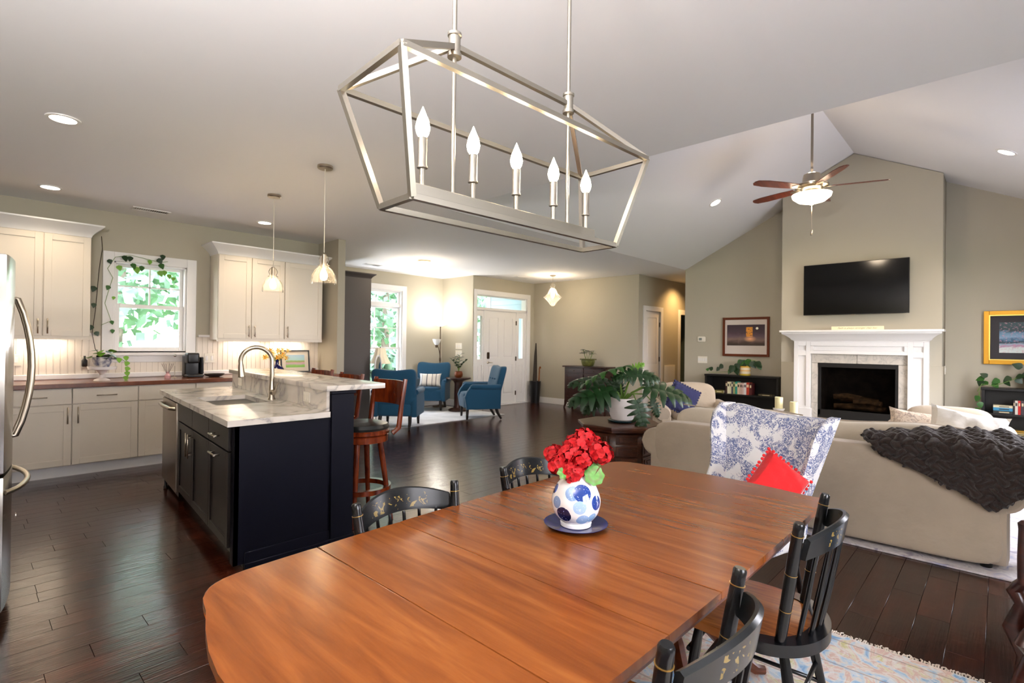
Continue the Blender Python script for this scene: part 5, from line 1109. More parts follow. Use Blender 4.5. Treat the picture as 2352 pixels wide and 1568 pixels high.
def slip_chair(loc, rz, label, w=.84, hb=.86):
    """front faces +x"""
    t = thing('slipcovered_armchair', label, 'armchair', loc, rz)
    finish('base', B().sbox((0, 0, .24), (.80, w-.16, .44), 10, 10), lm, t); finish('seat_cushion', B().sbox((.05, 0, .45), (.72, w-.26, .16), 5, 10), lm, t)
    finish('frame_back', B().sbox((-.37, 0, .38), (.16, w-.04, .66), 8, 10), lm, t); finish('back_cushion', B().sbox((-.24, 0, hb-.20), (.20, w-.08, .42), 4, 12, fn=lambda x, y, z: (x-.2*(z-.5)+wrinkle(x, y, z), y, z)), lm, t)
    for s in (-1, 1):
        finish('arm', B().sbox((.0, s*(w/2-.02), .28), (.80, .14, .46), 10, 8), lm, t)
        finish('arm_roll', B().tube([(-.38, s*(w/2+.02), .56), (.36, s*(w/2+.02), .53), (.40, s*(w/2+.02), .525)], [.10, .105, .085], 18), lm, t)
    return t
slip_chair((6.70, 3.0, 0), math.radians(216), 'oatmeal slipcovered armchair left of the fireplace with a navy knitted pillow', .82, .88)
c2 = slip_chair((6.60, .385, 0), math.radians(180), 'oatmeal slipcovered armchair beyond the right end of the sofa', .78, .80)
o = finish('navy_pillow', B().pillow(.38, .38, .11, pinch=.04, wob=.006), M['navyk']); 
nb = B()
for k in range(40):
    a = k/40*4; s_, q = int(a), a-int(a); x, z = [(q-.5, -.5), (.5, q-.5), (.5-q, .5), (-.5, .5-q)][s_]; nb.sbox((x*.365, 0, z*.365), (.03, .025, .03), 2.2, 3)
f_o = finish('ruffle', nb, M['navyk'], o); o.location = (6.47, 3.02, .70); o.rotation_euler = (RZ(math.radians(-50))@RY(.45)@RX(-.25)).to_euler(); tag(o, 'navy blue ruffled knit pillow leaning in the left armchair', 'pillow')
m, tt_, p_ = newmat('floral_print_linen'); g = G(m); v = g.coord(); a = g.noise(v, 26, 4, 2.); g.base(g.ramp(a, [(.42, (214, 198, 178)), (.5, (206, 186, 164)), (.56, (150, 128, 116)), (.6, (210, 192, 170)), (.68, (120, 108, 110))])); p_.inputs['Roughness'].default_value = .9
o = finish('floral_pillow', B().pillow(.46, .42, .14, wob=.006), m); o.location = (5.62, .50, .66); o.rotation_euler = (RZ(math.radians(-78))@RX(-.30)@RY(.1)).to_euler(); tag(o, 'floral beige pillow between the sofa and the white pillow', 'pillow')
o = finish('white_pillow', B().pillow(.48, .46, .27, wob=.016), M['linenp']); o.location = (5.30, .20, .70); o.rotation_euler = (RZ(math.radians(-80))@RX(-.25)@RY(.18)).to_euler(); tag(o, 'large crumpled white pillow at the right end of the sofa', 'pillow')
# chunky throw over the right end of the sofa
def throw(u, v):
    # v: 0 (toward centre of sofa) .. 1 (past the right end); u: 0 inner edge .. 1 hanging edge
    y = .72-.86*v
    drop = .33*min(1, v/.82) if v < .82 else .33-.18*(v-.82)/.18
    inner = .05+.46*min(1, v*1.15)
    s = -inner+(inner+drop+.10*min(1, .2+v*5))*u
    top = .76+.03*math.sin(v*3)
    if s < 0: x, z = 4.46-s*.95, top+.02+s*(-.06)
    elif s < .10: a = s/.10*PI/2; x, z = 4.46-.075*math.sin(a), top+.02-.08*(1-math.cos(a))
    else: x, z = 4.385-.004, top-.06-(s-.10)
    if v > .9: z -= (v-.9)*.25; 
    k = .014*(abs(math.sin(62*s+1.1*math.sin(46*y)))*abs(math.cos(50*y+.9*math.sin(60*s))))**.55+.008*math.sin(40*y+9*s)
    if s < .05: return Vector((x, y, z+k*1.4))
    return Vector((x-k*1.6, y, z+k*.3))
b = B().grid(throw, 250, 260)
def side(u, v):
    x = 4.40+.62*u; yy = -.145-.04*math.sin(v*2.6); ztop = .70-.06*u
    z = ztop-(.18+.46*math.sin(min(1, u*1.15)*PI)**1.5*.9)*v
    k = .018*(abs(math.sin(38*x+1*math.sin(24*z)))*abs(math.cos(40*z+.9*math.sin(30*x))))**.6
    return Vector((x, yy-k*1.6, z))
b.grid(side, 90, 90)
for v_ in b.bm.verts: pass
th = finish('throw_blanket', b, M['throw'], ang=60, flip=True); sd_ = th.modifiers.new('thick', 'SOLIDIFY'); sd_.thickness = .022; sd_.offset = -1; tag(th, 'dark brown chunky knit throw draped over the right end of the sofa', 'blanket')
# octagonal carved table with philodendron
t = thing('octagonal_table', 'octagonal carved wooden side table under the big potted philodendron', 'table', (5.10, 3.13, 0)); oc = lambda r, a0=22.5: [(r*math.cos(math.radians(a0+45*k)), r*math.sin(math.radians(a0+45*k))) for k in range(8)]
finish('tabletop', B().prism(oc(.47), .495, .53, bev=.008, seg=2).prism(oc(.44), .47, .495), M['octw'], t); finish('body', B().prism(oc(.385), .06, .47), M['octw'], t); finish('plinth', B().prism(oc(.42), 0, .065, bev=.008), M['octw'], t)
for k in range(8):
    a = math.radians(45*k+45); Rr = .385*math.cos(math.radians(22.5)); Mx = RZ(a)@TR(Rr, 0, 0)
    for j in range(3):
        z0 = .09+.125*j; b = B().box(0, .012, -.115, .115, z0, z0+.105, .003, Mx).box(.012, .02, -.085, .085, z0+.02, z0+.085, .004, Mx); finish('carved_panel', b.prism([(-.05, z0+.07), (.05, z0+.07), (.035, z0+.035), (-.035, z0+.035)], .02, .027, M=Mx@Matrix(((0, 0, 1, 0), (1, 0, 0, 0), (0, 1, 0, 0), (0, 0, 0, 1)))), M['octw'], t)
t = thing('saucer', 'dark teal saucer under the white pot', 'saucer', (5.12, 3.10, .53)); finish('dish', B().lathe([(.12, 0), (.155, .012), (.162, .026), (.155, .026), (.118, .012), (0, .010)], 32), mat('dark_teal_glaze', (22, 46, 52), .25), t); finish('foot_ring', B().lathe([(.10, 0), (.10, .002)], 24), M['black'], t)
t = thing('planter', 'large white rounded ceramic pot on the octagonal table', 'pot', (5.12, 3.10, .544))
def wav(b):
    for v in b.bm.verts:
        a = math.atan2(v.co.y, v.co.x); k = 1+.018*math.cos(5*a+v.co.z*14); v.co.x *= k; v.co.y *= k
    return b
finish('pot', wav(B().lathe([(.085, 0), (.12, .02), (.142, .09), (.146, .16), (.14, .22), (.134, .255), (.126, .255), (.125, .22), (0, .215)], 48)), M['potw'], t); finish('soil', B().lathe([(.126, .222), (0, .228)], 24, cap=False), M['soil'], t)
ph = thing('philodendron', 'large philodendron with deeply cut leaves in the white pot', 'plant', (5.12, 3.10, .76))
def philo(n=7, L=1., seed=0):
    rg = random.Random(seed); b = B(); V = b.bm.verts.new
    mid = [Vector((0, -.15+1.15*k/14*L, .06*math.sin(PI*k/14)-.18*(k/14)**2)) for k in range(15)]
    W = lambda t: .50*math.sin(PI*min(1, .25+.75*t)) ** .9*(1-.35*t)
    for s in (-1, 1):
        for i in range(n):
            t0 = .03+.90*i/n; t1 = t0+.60/n; p0 = mid[int(t0*14)].lerp(mid[min(14, int(t0*14)+1)], t0*14 % 1); p1 = mid[min(14, int(t1*14))].lerp(mid[min(14, int(t1*14)+1)], t1*14 % 1)
            ang = math.radians(108-88*(i/(n-1)))+rg.uniform(-.08, .08); ln = W(t0)*(1.05 if i else .8)*rg.uniform(.9, 1.1); d = Vector((s*math.sin(ang), math.cos(ang), 0)); w = (p1-p0).length*1.25
            pr_ = []
            for q in range(5):
                f = q/4; c = (p0+p1)/2+d*ln*f+Vector((0, 0, -.30*f*f*ln+.04*math.sin(f*PI))); nrm = Vector((-d.y, d.x, 0))*s; ww = (w*(.85+.35*math.sin(PI*f)))*(1-.72*f**2.2)*.62
                pr_.append((V(c+nrm*ww), V(c+Vector((0, 0, .012))), V(c-nrm*ww)))
            for a, c in zip(pr_, pr_[1:]):
                for j in range(2): b.bm.faces.new((a[j], a[j+1], c[j+1], c[j]))
    w0 = .05; rows_ = [[V(p+Vector((-w0*(1.6-k/14*1.2), 0, .0))), V(p+Vector((0, 0, .006))), V(p+Vector((w0*(1.6-k/14*1.2), 0, 0)))] for k, p in enumerate(mid)]
    for a, c in zip(rows_, rows_[1:]):
        for j in range(2): b.bm.faces.new((a[j], a[j+1], c[j+1], c[j]))
    return b
pd = {}
for m_ in ('leaf', 'leafd', 'leafl'):
    o = finish('leaf', philo(7, 1, 2), M[m_], flip=False); pd[m_] = o.data; bpy.data.objects.remove(o)
mm_ = .00495
for px, py, dep, dx_, dz_, sz, m_, upv in ((1438, 838, -.1, -1, -.28, .50, 'leaf', (-.3, .5, 1)), (1462, 848, -.20, 1, -.12, .30, 'leafd', (-.7, -.7, .9)), (1462, 846, -.2, -.9, -.25, .24, 'leafd', (-.7, -.7, .9)), (1476, 845, .12, .3, .25, .16, 'leafl', (-.5, -.8, .5)), (1404, 868, .05, -1, .0, .40, 'leafd', (-.4, -.3, 1)), (1408, 888, -.15, -1, -.22, .46, 'leafd', (-.4, -.5, .9)), (1418, 900, .10, -.8, -.5, .36, 'leafd', (-.4, -.5, .9)), (1508, 882, -.12, 1, -.22, .46, 'leafd', (-.5, -.6, .9)), (1505, 880, -.1, -.25, .9, .20, 'leafd', (-.7, -.7, .3)), (1468, 912, -.28, .25, -1, .30, 'leafd', (-.75, -.7, .1)), (1508, 912, -.20, .35, -1, .16, 'leafd', (-.75, -.7, .15)), (1425, 888, .0, .2, .9, .20, 'leafd', (-.7, -.7, .2)), (1448, 893, .1, -.1, .8, .17, 'leafd', (-.7, -.7, .2))):
    base_ = Vector((0, 0, -.01)); q = R2*((px-1448)*mm_)+Vector((0, 0, (912-py)*mm_))+Vector((f_.x, f_.y, 0))*dep
    mid_ = q*.5+Vector((0, 0, .10 if py < 900 else .16))+R2*(-.02 if px < 1448 else .02)
    finish('leaf_stalk', B().tube([base_, base_.lerp(mid_, .6), mid_.lerp(q, .4), q], [.011, .009, .007, .005], 7), M['stem'], ph)
    d = (R2*dx_+Vector((0, 0, dz_))+Vector((f_.x, f_.y, 0))*(-.15)).normalized(); u = Vector(upv); x = d.cross(u).normalized(); z = x.cross(d); Mx = Matrix((x, d, z)).transposed().to_4x4()
    o = bpy.data.objects.new('leaf', pd[m_]); COL.objects.link(o); o.parent = ph; o.matrix_local = TR(*q)@Mx@Matrix.Scale(sz, 4)
# ------------------------------------------------------------------ dining area
rm, tt_, p_ = newmat('faded_persian_rug'); g = G(rm); v = g.coord((1, 1, 1)); a = g.noise(v, 7, 6, 2.2); a2 = g.noise(v, 16, 5, 1.2); c = g.ramp(a, [(.30, (120, 158, 196)), (.40, (176, 196, 208)), (.47, (214, 206, 194)), (.53, (206, 170, 156)), (.58, (214, 204, 180)), (.66, (200, 190, 130)), (.74, (150, 176, 190)), (.84, (196, 150, 138))]); c = g.mix(g.math('MULTIPLY', g.math('GREATER_THAN', a2, .56), .45), c, (226, 222, 214)); 
s_ = g.n('SeparateXYZ'); g.l(v, s_.inputs[0]); br = g.math('PINGPONG', s_.outputs['X'], .11); g.base(g.mix(g.math('MULTIPLY', g.math('LESS_THAN', br, .005), .6), c, (150, 130, 120))); g.bump(a2, .4, .004); p_.inputs['Roughness'].default_value = .95
rug = tag(finish('dining_rug', B().box(.55, 2.925, -1.6, 1.40, .001, .010, .002), rm), 'faded blue and coral patterned rug with a cream fringe under the dining table', 'rug')
b = B(); rg = random.Random(9)
for k in range(300):
    y = -1.59+2.98*k/300; dxx = rg.uniform(.018, .04); b.tube([(2.92, y, .007), (2.925+dxx*.6, y+rg.uniform(-.006, .006), .008), (2.925+dxx, y+rg.uniform(-.01, .01), .004)], .0035, 4)
finish('fringe', b, mat('cream_fringe', (214, 202, 184), .95), rug)['kind'] = 'stuff'
tb = thing('dining_table', 'long reddish brown extension dining table with rounded ends', 'table', (1.48, 1.03, 0)); TX, TY = 1.48, 1.03
def edge_y(x, s):
    """table outline half-depth at x"""
    base_ = (.545 if s > 0 else .505)-(.035 if s > 0 else .02)*((x-TX-.25)/1.1)**2
    return base_
def outl(n=10):
    P = []
    xl, xr = .385, 2.575; r = .17
    top = [(x, TY+edge_y(x, 1)) for x in [xl+r+(xr-xl-2*r)*k/20 for k in range(21)]]
    bot = [(x, TY-edge_y(x, -1)) for x in [xr-.13-(xr-xl-.26)*k/20 for k in range(21)]]
    def bez(a, c, d, n=8): return [((1-t)**2*a[0]+2*t*(1-t)*c[0]+t*t*d[0], (1-t)**2*a[1]+2*t*(1-t)*c[1]+t*t*d[1]) for t in [k/n for k in range(1, n)]]
    rgt = [(xr-.055+.055*(1-((y-TY)/.42)**2) if abs(y-TY) < .42 else xr-.055, y) for y in [TY+.36-.78*k/8 for k in range(9)]]
    lft = [(xl+.06-.10*(1-((y-TY)/.42)**2), y) for y in [TY-.40+.74*k/8 for k in range(9)]]
    P += top + bez(top[-1], (xr-.02, TY+.53), rgt[0]) + rgt + bez(rgt[-1], (xr-.02, TY-.505), bot[0]) + bot + bez(bot[-1], (xl+.02, TY-.49), lft[0]) + lft + bez(lft[-1], (xl+.03, TY+.50), top[0])
    return P
OUT = outl()
def clipx(poly, x0, x1):
    def half(P, xx, keep):
        R = []
        for i, p in enumerate(P):
            q = P[(i+1) % len(P)]; ip, iq = keep(p[0]), keep(q[0])
            if ip: R.append(p)
            if ip != iq: t = (xx-p[0])/(q[0]-p[0]); R.append((xx, p[1]+t*(q[1]-p[1])))
        return R
    return half(half(poly, x0, lambda v: v >= x0), x1, lambda v: v <= x1)
cuts = [-1, .772, 1.085, 1.37, 1.895, 4]
for k, (xa, xb) in enumerate(zip(cuts, cuts[1:])):
    P = clipx(OUT, xa+.0013, xb-.0013); P = [(x-TX, y-TY) for x, y in P]
    lf = finish('leaf_board', B().prism(P, .728, .75, bev=.003, seg=2), M['table'], tb)
P2 = [((x-TX)*.993, (y-TY)*.985) for x, y in OUT]; finish('edge_moulding', B().prism(P2, .712, .7275, bev=.003), M['tableedge'], tb)
finish('apron', B().box(-.85, .85, -.33, .33, .63, .712), M['tableedge'], tb)
for sx in (-.55, .55):
    c = finish('pedestal', B().lathe([(.10, .63), (.10, .58), (.045, .56), (.06, .50), (.075, .42), (.05, .36), (.085, .32), (.085, .24), (.06, .20)], 24, TR(sx, 0, 0)), M['tableedge'], tb)
    for a in (45, 135, 225, 315):
        a = math.radians(a); cc, ss = math.cos(a), math.sin(a)
        finish('leg', B().tube([(sx+cc*.05, ss*.05, .28), (sx+cc*.18, ss*.18, .24), (sx+cc*.30, ss*.30, .11), (sx+cc*.40, ss*.40, .035), (sx+cc*.44, ss*.44, .03)], [.035, .032, .028, .022, .018], 8), M['tableedge'], tb)
# Hitchcock style chairs
m, tt_, p_ = newmat('black_paint_with_gold_stencil'); g = G(m); c = g.n('TexCoord'); mp = g.n('Mapping'); g.l(c.outputs['Generated'], mp.inputs[0]); s_ = g.n('SeparateXYZ'); g.l(mp.outputs[0], s_.inputs[0])
ob = g.coord((1, 1, 1)); n1 = g.noise(ob, 34, 4, 1.4); xx = g.math('ABSOLUTE', g.math('SUBTRACT', s_.outputs['X'], .5)); zz_ = g.math('ABSOLUTE', g.math('SUBTRACT', s_.outputs['Z'], .52))
msk = g.math('MULTIPLY', g.math('LESS_THAN', xx, .30), g.math('LESS_THAN', zz_, .22)); sten = g.math('MULTIPLY', msk, g.math('GREATER_THAN', n1, .57)); 
g.base(g.mix(g.math('MULTIPLY', sten, .62), (20, 22, 24), (150, 124, 62))); p_.inputs['Roughness'].default_value = .24
M['stencil'] = m
def chair(loc, rz, label, stencil=True):
    """faces +y; origin on the floor under the seat centre"""
    t = thing('dining_chair', label, 'chair', loc, rz, 'black painted dining chairs around the table'); bp_ = M['blackpaint']
    sz = .435
    fr_ = [(.205*1.06*(1 if k else 1), 0) for k in range(1)]
    outline = []
    for k in range(25):
        a = PI+PI*k/24; outline.append((.225*math.cos(a), -.045+.175*math.sin(a)))
    outline += [(.232, .06), (.228, .17), (.20, .20), (0, .205), (-.20, .20), (-.228, .17), (-.232, .06)]
    front_ = [p for p in outline if p[1] > -.15] ; 
    finish('seat', B().prism(outline, sz-.033, sz, bev=.009, seg=2), M['seatw'], t)
    rim = [(.232*math.cos(PI+PI*k/24), -.045+.183*math.sin(PI+PI*k/24)) for k in range(25)]; inner = [(.178*math.cos(2*PI-PI*k/24), -.052+.118*math.sin(2*PI-PI*k/24)) for k in range(25)]
    finish('seat_back_rim', B().prism(rim+inner, sz-.036, sz+.0035, bev=.002), bp_, t)
    tips = []
    for s in (-1, 1):
        p0, p1 = Vector((s*.185, -.115, sz)), Vector((s*.218, -.175, .843)); r = [.017, .0175, .0185, .018, .0165, .0165]
        po = finish('back_post', B().tube([p0.lerp(p1, q) for q in (0, .25, .5, .75, .95, .985)]+[p0.lerp(p1, 1)], r+[.013], 14), bp_, t)
        for q in (.28, .58, .90): d = (p1-p0).normalized(); c = p0.lerp(p1, q); finish('gold_ring', B().tube([c-d*.0009, c+d*.0009], .0189, 14), M['gold'], po)
        for fy_, nm in ((.15, 'leg'), (-.12, 'leg')):
            q0, q1 = Vector((s*.165, fy_, sz-.03)), Vector((s*.215, fy_+(.05 if fy_ > 0 else -.075), .011)); finish(nm, B().tube([q0.lerp(q1, k/4) for k in range(5)], [.015, .019, .0165, .015, .011], 10), bp_, t)
    arch = lambda x: .045*(1-(x/.205)**2)
    yb = lambda x, z: -.175-.082*(1-(x/.218)**2)-.0+.06*(.83-z)*.6
    b = B(); n = 16; V = b.bm.verts.new; rings = []
    for k in range(n+1):
        x = -.205+.41*k/n; zl = .725+arch(x)*.55; zh = .795+arch(x)*.9; y = yb(x, .78)
        rings.append([V((x, y-.007, zl)), V((x, y+.009, zl)), V((x, y+.009-.012, zh-.004)), V((x, y-.002-.010, zh+.0)), V((x, y-.013-.008, zh-.008))])
    for p, q in zip(rings, rings[1:]):
        for j in range(5): b.bm.faces.new((p[j], p[(j+1) % 5], q[(j+1) % 5], q[j]))
    b.bm.faces.new(rings[0][::-1]); b.bm.faces.new(rings[-1]); finish('crest_rail', b, M['stencil'] if stencil else bp_, t, ang=50)
    for k in range(6):
        x = -.155+.062*k; xb = x*.86; y0 = -.045-.15*math.sqrt(max(0, 1-(xb/.20)**2)); finish('spindle', B().tube([(xb, y0, sz), (xb+(x-xb)*.5, (y0+yb(x, .74))/2, .58), (x, yb(x, .74), .745)], [.0075, .0085, .006], 8), bp_, t)
    for z, r in ((.30, .009), (.17, .009)): finish('front_stretcher', B().tube([(-.185, .172+(.43-z)*.1, z), (.185, .172+(.43-z)*.1, z)], r, 8), bp_, t)
    for s in (-1, 1):
        for z in (.26, .15): finish('side_stretcher', B().tube([(s*(.19+.0), .165, z), (s*.19, -.165, z)], .008, 8), bp_, t)
    finish('back_stretcher', B().tube([(-.19, -.155, .22), (.19, -.155, .22)], .008, 8), bp_, t)
    return t
cA = chair((1.145, 1.415, 0), PI, 'black dining chair with gold stencilled crest on the far side, nearest the island')
dup(cA, (1.885, 1.44, 0), PI, 'black stencilled dining chair on the far side, partly behind the vase of red flowers')
dup(cA, (2.01, .64, .0), math.radians(3), 'black dining chair with honey seat on the right side, farther from the camera')
dup(cA, (1.105, .63, 0), math.radians(3), 'worn black dining chair at the bottom edge of the picture, nearest the camera')
# wing chair
wm, tt_, p_ = newmat('blue_toile_fabric'); g = G(wm); v = g.coord(); big = g.noise(v, 8.5, 2, .6); det = g.noise(v, 60, 5, 2.4); v2 = g.vor(v, 13); cl = g.ramp(v2.outputs['Distance'], [(.30, (1, 1, 1, 1)), (.46, (0, 0, 0, 1))])
lines = g.ramp(g.math('ABSOLUTE', g.math('SUBTRACT', g.noise(v, 15, 4, 2.6), .5)), [(.008, (1, 1, 1, 1)), (.02, (0, 0, 0, 1))])
m1 = g.math('MULTIPLY', g.math('GREATER_THAN', big, .50), g.math('GREATER_THAN', det, .505)); m2 = g.math('MULTIPLY', g.math('MULTIPLY', cl, g.math('GREATER_THAN', det, .47)), g.math('GREATER_THAN', big, .43)); m3 = g.math('MULTIPLY', lines, g.math('GREATER_THAN', big, .44))
mk = g.math('MAXIMUM', g.math('MAXIMUM', m1, m2), m3); g.base(g.mix(g.math('MULTIPLY', mk, .86), (230, 229, 228), (30, 60, 130))); p_.inputs['Roughness'].default_value = .85
wc = thing('wing_chair', 'wing chair in white and blue toile fabric at the far end of the table', 'armchair', (3.03, 1.07, 0), math.radians(-13))
# faces -x
def wb(x, y, z):
    k = max(0, (z-.40)/.62); return (x+.17*k, y*(.72+.42*k), z+(.06*(y/.3)**2-.055+.035*y/.3)*max(0, k-.3))
finish('backrest', B().sbox((.20, 0, .72), (.12, .56, .62), 8, 16, fn=wb), wm, wc)
for s in (-1, 1):
    b = B(); pr_ = []; n = 14
    prof = [(.0, .46, .40), (.02, .56, .26), (.05, .66, .16), (.06, .76, .07), (.06, .84, .0), (.08, .92, -.01), (.12, .99, .06), (.18, 1.02, .16)]
    # wing: profile from back plane forward; x_front(z)
    V = b.bm.verts.new; rows_ = []
    zs_ = [.42, .50, .58, .66, .74, .82, .90, .965, 1.015]; xf_ = [-.06, -.03, .05, .12, .15, .16, .18, .22, .30]
    for z, xf in zip(zs_, xf_):
        k = (z-.40)/.62; yb_ = s*.272*(.70+.46*k); xb = .24+.17*k; yo = s*(.272*(.70+.46*k)+.024+.016*math.sin(k*PI)); z += s*.02*max(0, k-.4)
        rows_.append([V((xb, yb_-s*.02, z)), V((xf+.02, yb_-s*.012+s*.01, z)), V((xf, yo-s*.012, z)), V((xf+.02, yo+s*.012, z)), V((xb, yb_+s*.03, z))])
    for p, q in zip(rows_, rows_[1:]):
        for j in range(5): b.bm.faces.new((p[j], p[(j+1) % 5], q[(j+1) % 5], q[j]))
    b.bm.faces.new(rows_[0][::-1]); b.bm.faces.new(rows_[-1]); finish('wing', b, wm, wc, ang=70)
    finish('arm', B().sbox((-.07, s*.262, .46), (.50, .09, .26), 4, 8), wm, wc)
finish('seat', B().sbox((-.13, 0, .375), (.66, .56, .20), 7, 12, fn=lambda x, y, z: (x, y, z+(.03*math.cos((x+.13)*4.5) if z < .36 else 0))), wm, wc)
finish('seat_cushion', B().sbox((-.12, 0, .475), (.56, .50, .10), 4, 10), wm, wc)
for s in (-1, 1): finish('leg', B().tube([(-.38, s*.22, .30), (-.39, s*.225, .02)], [.022, .014], 8), M['darkleg'], wc); finish('leg', B().tube([(.18, s*.2, .30), (.26, s*.21, .02)], [.022, .014], 8), M['darkleg'], wc)
o = finish('red_pillow', B().pillow(.27, .27, .15, wob=.008), M['red']); nb = B()
for k in range(44):
    a = k/44*4; s_, q = int(a), a-int(a); x, z = [(q-.5, -.5), (.5, q-.5), (.5-q, .5), (-.5, .5-q)][s_]; nb.sbox((x*.265, .005*((k % 2)*2-1), z*.265), (.018, .018, .018), 2.1, 4)
finish('pompom_trim', nb, M['red'], o); o.location = (3.02, .875, .655); o.rotation_euler = (RZ(math.radians(-46))@RX(-.30)@RY(.72)).to_euler(); tag(o, 'bright red pillow with pompom trim in the toile wing chair', 'pillow')
# plate, vase, geraniums
VX, VY = 1.492, 1.085
t = thing('plate', 'cobalt blue plate under the spotted vase', 'plate', (VX, VY, .75)); finish('dish', B().lathe([(.055, .002), (.075, .004), (.108, .014), (.112, .018), (.107, .018), (.075, .009), (0, .008)], 48), M['cobalt'], t); finish('foot_ring', B().lathe([(.055, 0), (.055, .002), (.045, .002)], 32), M['cobalt'], t)
vm, tt_, p_ = newmat('white_glaze_with_blue_spots'); g = G(vm); v = g.coord(); p_.inputs['Roughness'].default_value = .06; p_.inputs['Coat Weight'].default_value = .5
cur = None; va = math.atan2(-VY, -VX)   # direction from vase to the viewer
n1 = g.noise(v, 160, 2); n2 = g.noise(v, 34, 3, .5)
spots = [(-.16, .128, .021, (122, 152, 196)), (.30, .128, .026, (34, 62, 134)), (.98, .095, .021, (40, 66, 140)), (.16, .085, .019, (158, 186, 222)), (-.90, .092, .017, (130, 150, 188)), (-.56, .052, .024, (14, 18, 58)), (.32, .034, .021, (150, 180, 218)), (.80, .040, .017, (140, 176, 214)), (1.75, .125, .02, (120, 150, 196)), (1.6, .06, .023, (34, 62, 134)), (2.5, .10, .024, (150, 180, 218)), (3.1, .05, .024, (30, 50, 120)), (3.6, .12, .02, (130, 160, 200)), (4.2, .07, .023, (150, 180, 218)), (-1.35, .128, .016, (34, 62, 134))]
cur = (238, 236, 236); zr = lambda z: .085*math.sqrt(max(.05, 1-((z-.07)/.105)**2))
for ang_, z, r, c in spots:
    a = va+ang_; rr = zr(z); d = g.n('VectorMath'); d.operation = 'DISTANCE'; g.l(v, d.inputs[0]); d.inputs[1].default_value = (rr*math.cos(a), rr*math.sin(a), z)
    e = g.math('ADD', d.outputs['Value'], g.math('MULTIPLY', g.math('SUBTRACT', n2, .5), .006)); f = g.ramp(g.math('DIVIDE', e, r*1.22), [(.96, (1, 1, 1, 1)), (1.0, (0, 0, 0, 1))])
    cc = g.mix(g.math('MULTIPLY', g.math('GREATER_THAN', n1, .66), .55), c, (220, 228, 240)); cur = g.mix(f, cur, cc)
g.base(cur)
def sm(P, n=4):
    R = []
    for i in range(len(P)-1):
        a, b_, c, d = P[max(i-1, 0)], P[i], P[i+1], P[min(i+2, len(P)-1)]
        for k in range(n):
            t_ = k/n; R.append(tuple(max(0, .5*(2*b_[j]+(c[j]-a[j])*t_+(2*a[j]-5*b_[j]+4*c[j]-d[j])*t_**2+(3*b_[j]-a[j]-3*c[j]+d[j])*t_**3)) for j in (0, 1)))
    return R+[P[-1]]
t = thing('vase', 'white egg-shaped ceramic vase with blue spots on the dining table', 'vase', (VX, VY, .758)); finish('vessel', B().lathe([(.050, .0), (.054, .002), (.055, .012)]+sm([(.050, .016), (.062, .026), (.078, .048), (.0855, .078), (.083, .105), (.070, .138), (.052, .162), (.041, .174), (.038, .180)])+[(.042, .184), (.037, .184), (.033, .176), (.05, .14), (0, .10)], 56), vm, t)
gr = thing('geranium_bouquet', 'bouquet of red geranium heads with green leaves in the spotted vase', 'flowers', (VX, VY, .93))
fb_ = B()
for k in range(5):
    a = 2*PI*k/5; ca, sa = math.cos(a), math.sin(a); V = fb_.bm.verts.new
    L = [V((0, 0, 0)), V((.006*ca-.0066*sa, .006*sa+.0066*ca, .0028)), V((.0122*ca-.0074*sa, .0122*sa+.0074*ca, .0035)), V((.0158*ca, .0158*sa, .0012)), V((.0122*ca+.0074*sa, .0122*sa-.0074*ca, .0045)), V((.006*ca+.0066*sa, .006*sa-.0066*ca, .0036))]
    m0 = V((.008*ca, .008*sa, .0010))
    for i in range(6): fb_.bm.faces.new((L[i], L[(i+1) % 6], m0))
pm_ = mat('red_geranium_petal', (176, 2, 14), .65, nz=(60, .3)); o = finish('floret', fb_, pm_, flip=False, ang=80); fld = o.data; bpy.data.objects.remove(o)
rg = random.Random(12); wpx = .00153
for hi, (px, py, dp, R_h) in enumerate(((1281, 1062, -.01, .035), (1272, 1046, .03, .032), (1312, 1079, -.03, .035), (1322, 1025, .02, .042), (1342, 1006, .03, .036), (1305, 1042, -.01, .038), (1378, 1038, .0, .038), (1330, 1050, -.03, .036), (1360, 1022, .04, .03))):
    c = R2*((px-1322)*wpx)+Vector((0, 0, (1093-py)*wpx*.92))+Vector((f_.x, f_.y, 0))*dp
    hd = finish('flower_head', B().sbox((0, 0, 0), (R_h*1.35, R_h*1.35, R_h*1.2), 2.1, 6, TR(*c)), mat('deep_red_core', (126, 4, 18), .8), gr)
    finish('stem', B().tube([(0, 0, -.05), tuple(c*.4+Vector((0, 0, .01))), tuple(c-Vector((0, 0, R_h*.4)))], .0025, 5), M['stem'], gr)
    for k in range(30):
        z = 1-2*(k+.5)/30; th_ = k*2.39996; rr = math.sqrt(1-z*z); d = Vector((rr*math.cos(th_), rr*math.sin(th_), z*.9+.08)); q = c+d*R_h*rg.uniform(.82, 1.05)
        o = bpy.data.objects.new('floret', fld); COL.objects.link(o); o.parent = hd; o.matrix_local = TR(*q)@(d+Vector((rg.uniform(-.4, .4), rg.uniform(-.4, .4), rg.uniform(-.3, .3)))).to_track_quat('Z', 'Y').to_matrix().to_4x4()@Matrix.Scale(rg.uniform(.9, 1.2), 4)
gl, tt_, p_ = newmat('zoned_geranium_leaf'); g = G(gl); v = g.coord(); ln_ = g.n('VectorMath'); ln_.operation = 'LENGTH'; g.l(v, ln_.inputs[0]); g.base(g.ramp(g.math('ADD', ln_.outputs['Value'], g.math('MULTIPLY', g.noise(v, 60, 3), .01)), [(.0, (84, 140, 62)), (.020, (96, 152, 72)), (.026, (104, 112, 70)), (.030, (92, 146, 66)), (.05, (76, 134, 56))])); p_.inputs['Roughness'].default_value = .5
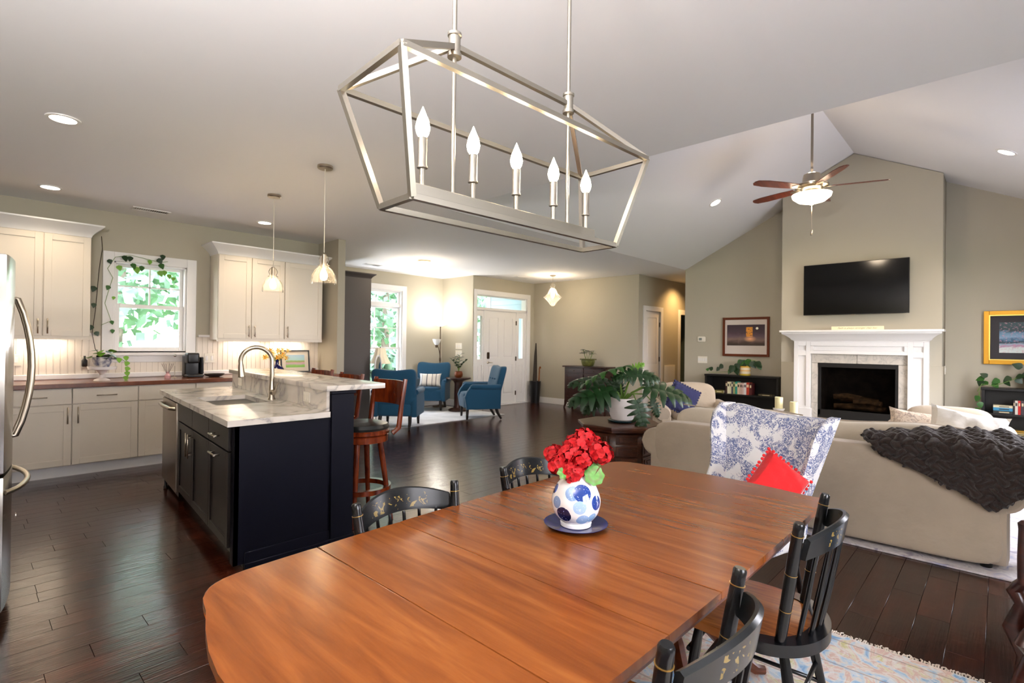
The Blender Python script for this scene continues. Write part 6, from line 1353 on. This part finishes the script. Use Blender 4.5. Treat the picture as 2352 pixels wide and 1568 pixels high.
def gleaf(r, Mx):
    b = B(); V = b.bm.verts.new; c = V((0, 0, 0)); n = 30; r1 = []; r2 = []
    for k in range(n+1):
        a = math.radians(5+350*k/n)-PI/2; q = r*(1+.05*math.cos(k*PI*7/n*2)); r1.append(V((q*.5*math.cos(a), q*.5*math.sin(a), .003))); r2.append(V((q*math.cos(a), q*math.sin(a), .0045*math.sin(k*1.3))))
    for k in range(n): b.bm.faces.new((c, r1[k], r1[k+1])); b.bm.faces.new((r1[k], r2[k], r2[k+1], r1[k+1]))
    o = finish('leaf', b, gl, gr, flip=False, ang=80); o.matrix_local = Mx; return o
tov = Vector((-f_.x, -f_.y, .45)).normalized(); lq = tov.to_track_quat('Z', 'Y').to_matrix().to_4x4()
gleaf(.034, TR(*(R2*.056+Vector((0, 0, .012))-Vector((f_.x, f_.y, 0))*.045))@lq@RZ(PI-.6)); gleaf(.022, TR(*(R2*-.052+Vector((0, 0, .02))-Vector((f_.x, f_.y, 0))*.05))@lq@RZ(2)@RX(.5)); gleaf(.026, TR(*(R2*.068+Vector((0, 0, .04))+Vector((f_.x, f_.y, 0))*.02))@lq@RZ(1)@RX(.7))
for q in (R2*.056, R2*-.05): finish('stem', B().tube([(0, 0, -.03), tuple(q*.5+Vector((0, 0, .03))), tuple(q+Vector((0, 0, .015))-Vector((f_.x, f_.y, 0))*.04)], .002, 5), M['stem'], gr)
# crumbs on the table
# carved chair at the right edge
t = thing('carved_chair', 'dark carved wooden chair with a blue seat, cut off by the right edge', 'chair', (2.74, -.32, 0), math.radians(2))
finish('seat_cushion', B().sbox((0, 0, .325), (.44, .44, .07), 4, 8), mat('blue_brocade', (36, 112, 168), .7, nz=(14, .3, (150, 150, 130))), t); finish('seat_frame', B().box(-.235, .235, -.235, .235, .235, .295, .008), M['espresso'], t)
for sx in (-.235, .235):
    for sy in (-.24, .24):
        finish('leg', B().tube([(sx, sy, .46), (sx*1.04, sy*1.05, .43), (sx*1.10, sy*1.10, .40), (sx*1.0, sy*1.02, .36), (sx*1.05, sy*1.06, .31), (sx*1.1, sy*1.12, .25), (sx*1.0, sy*1.0, .15), (sx*1.05, sy*1.05, .012)], [.014, .022, .028, .022, .026, .034, .020, .022], 10), M['espresso'], t)
    finish('arm_post', B().tube([(sx, .24, .44), (sx, .245, .55), (sx, .24, .66), (sx, .235, .685), (sx, .235, .70)], [.018, .014, .016, .024, .012], 10), M['espresso'], t)
    finish('arm_post', B().tube([(sx, -.24, .44), (sx, -.25, .9)], [.018, .014], 10), M['espresso'], t)
finish('back_rail', B().box(-.22, .22, -.262, -.238, .72, .88, .008), M['espresso'], t)
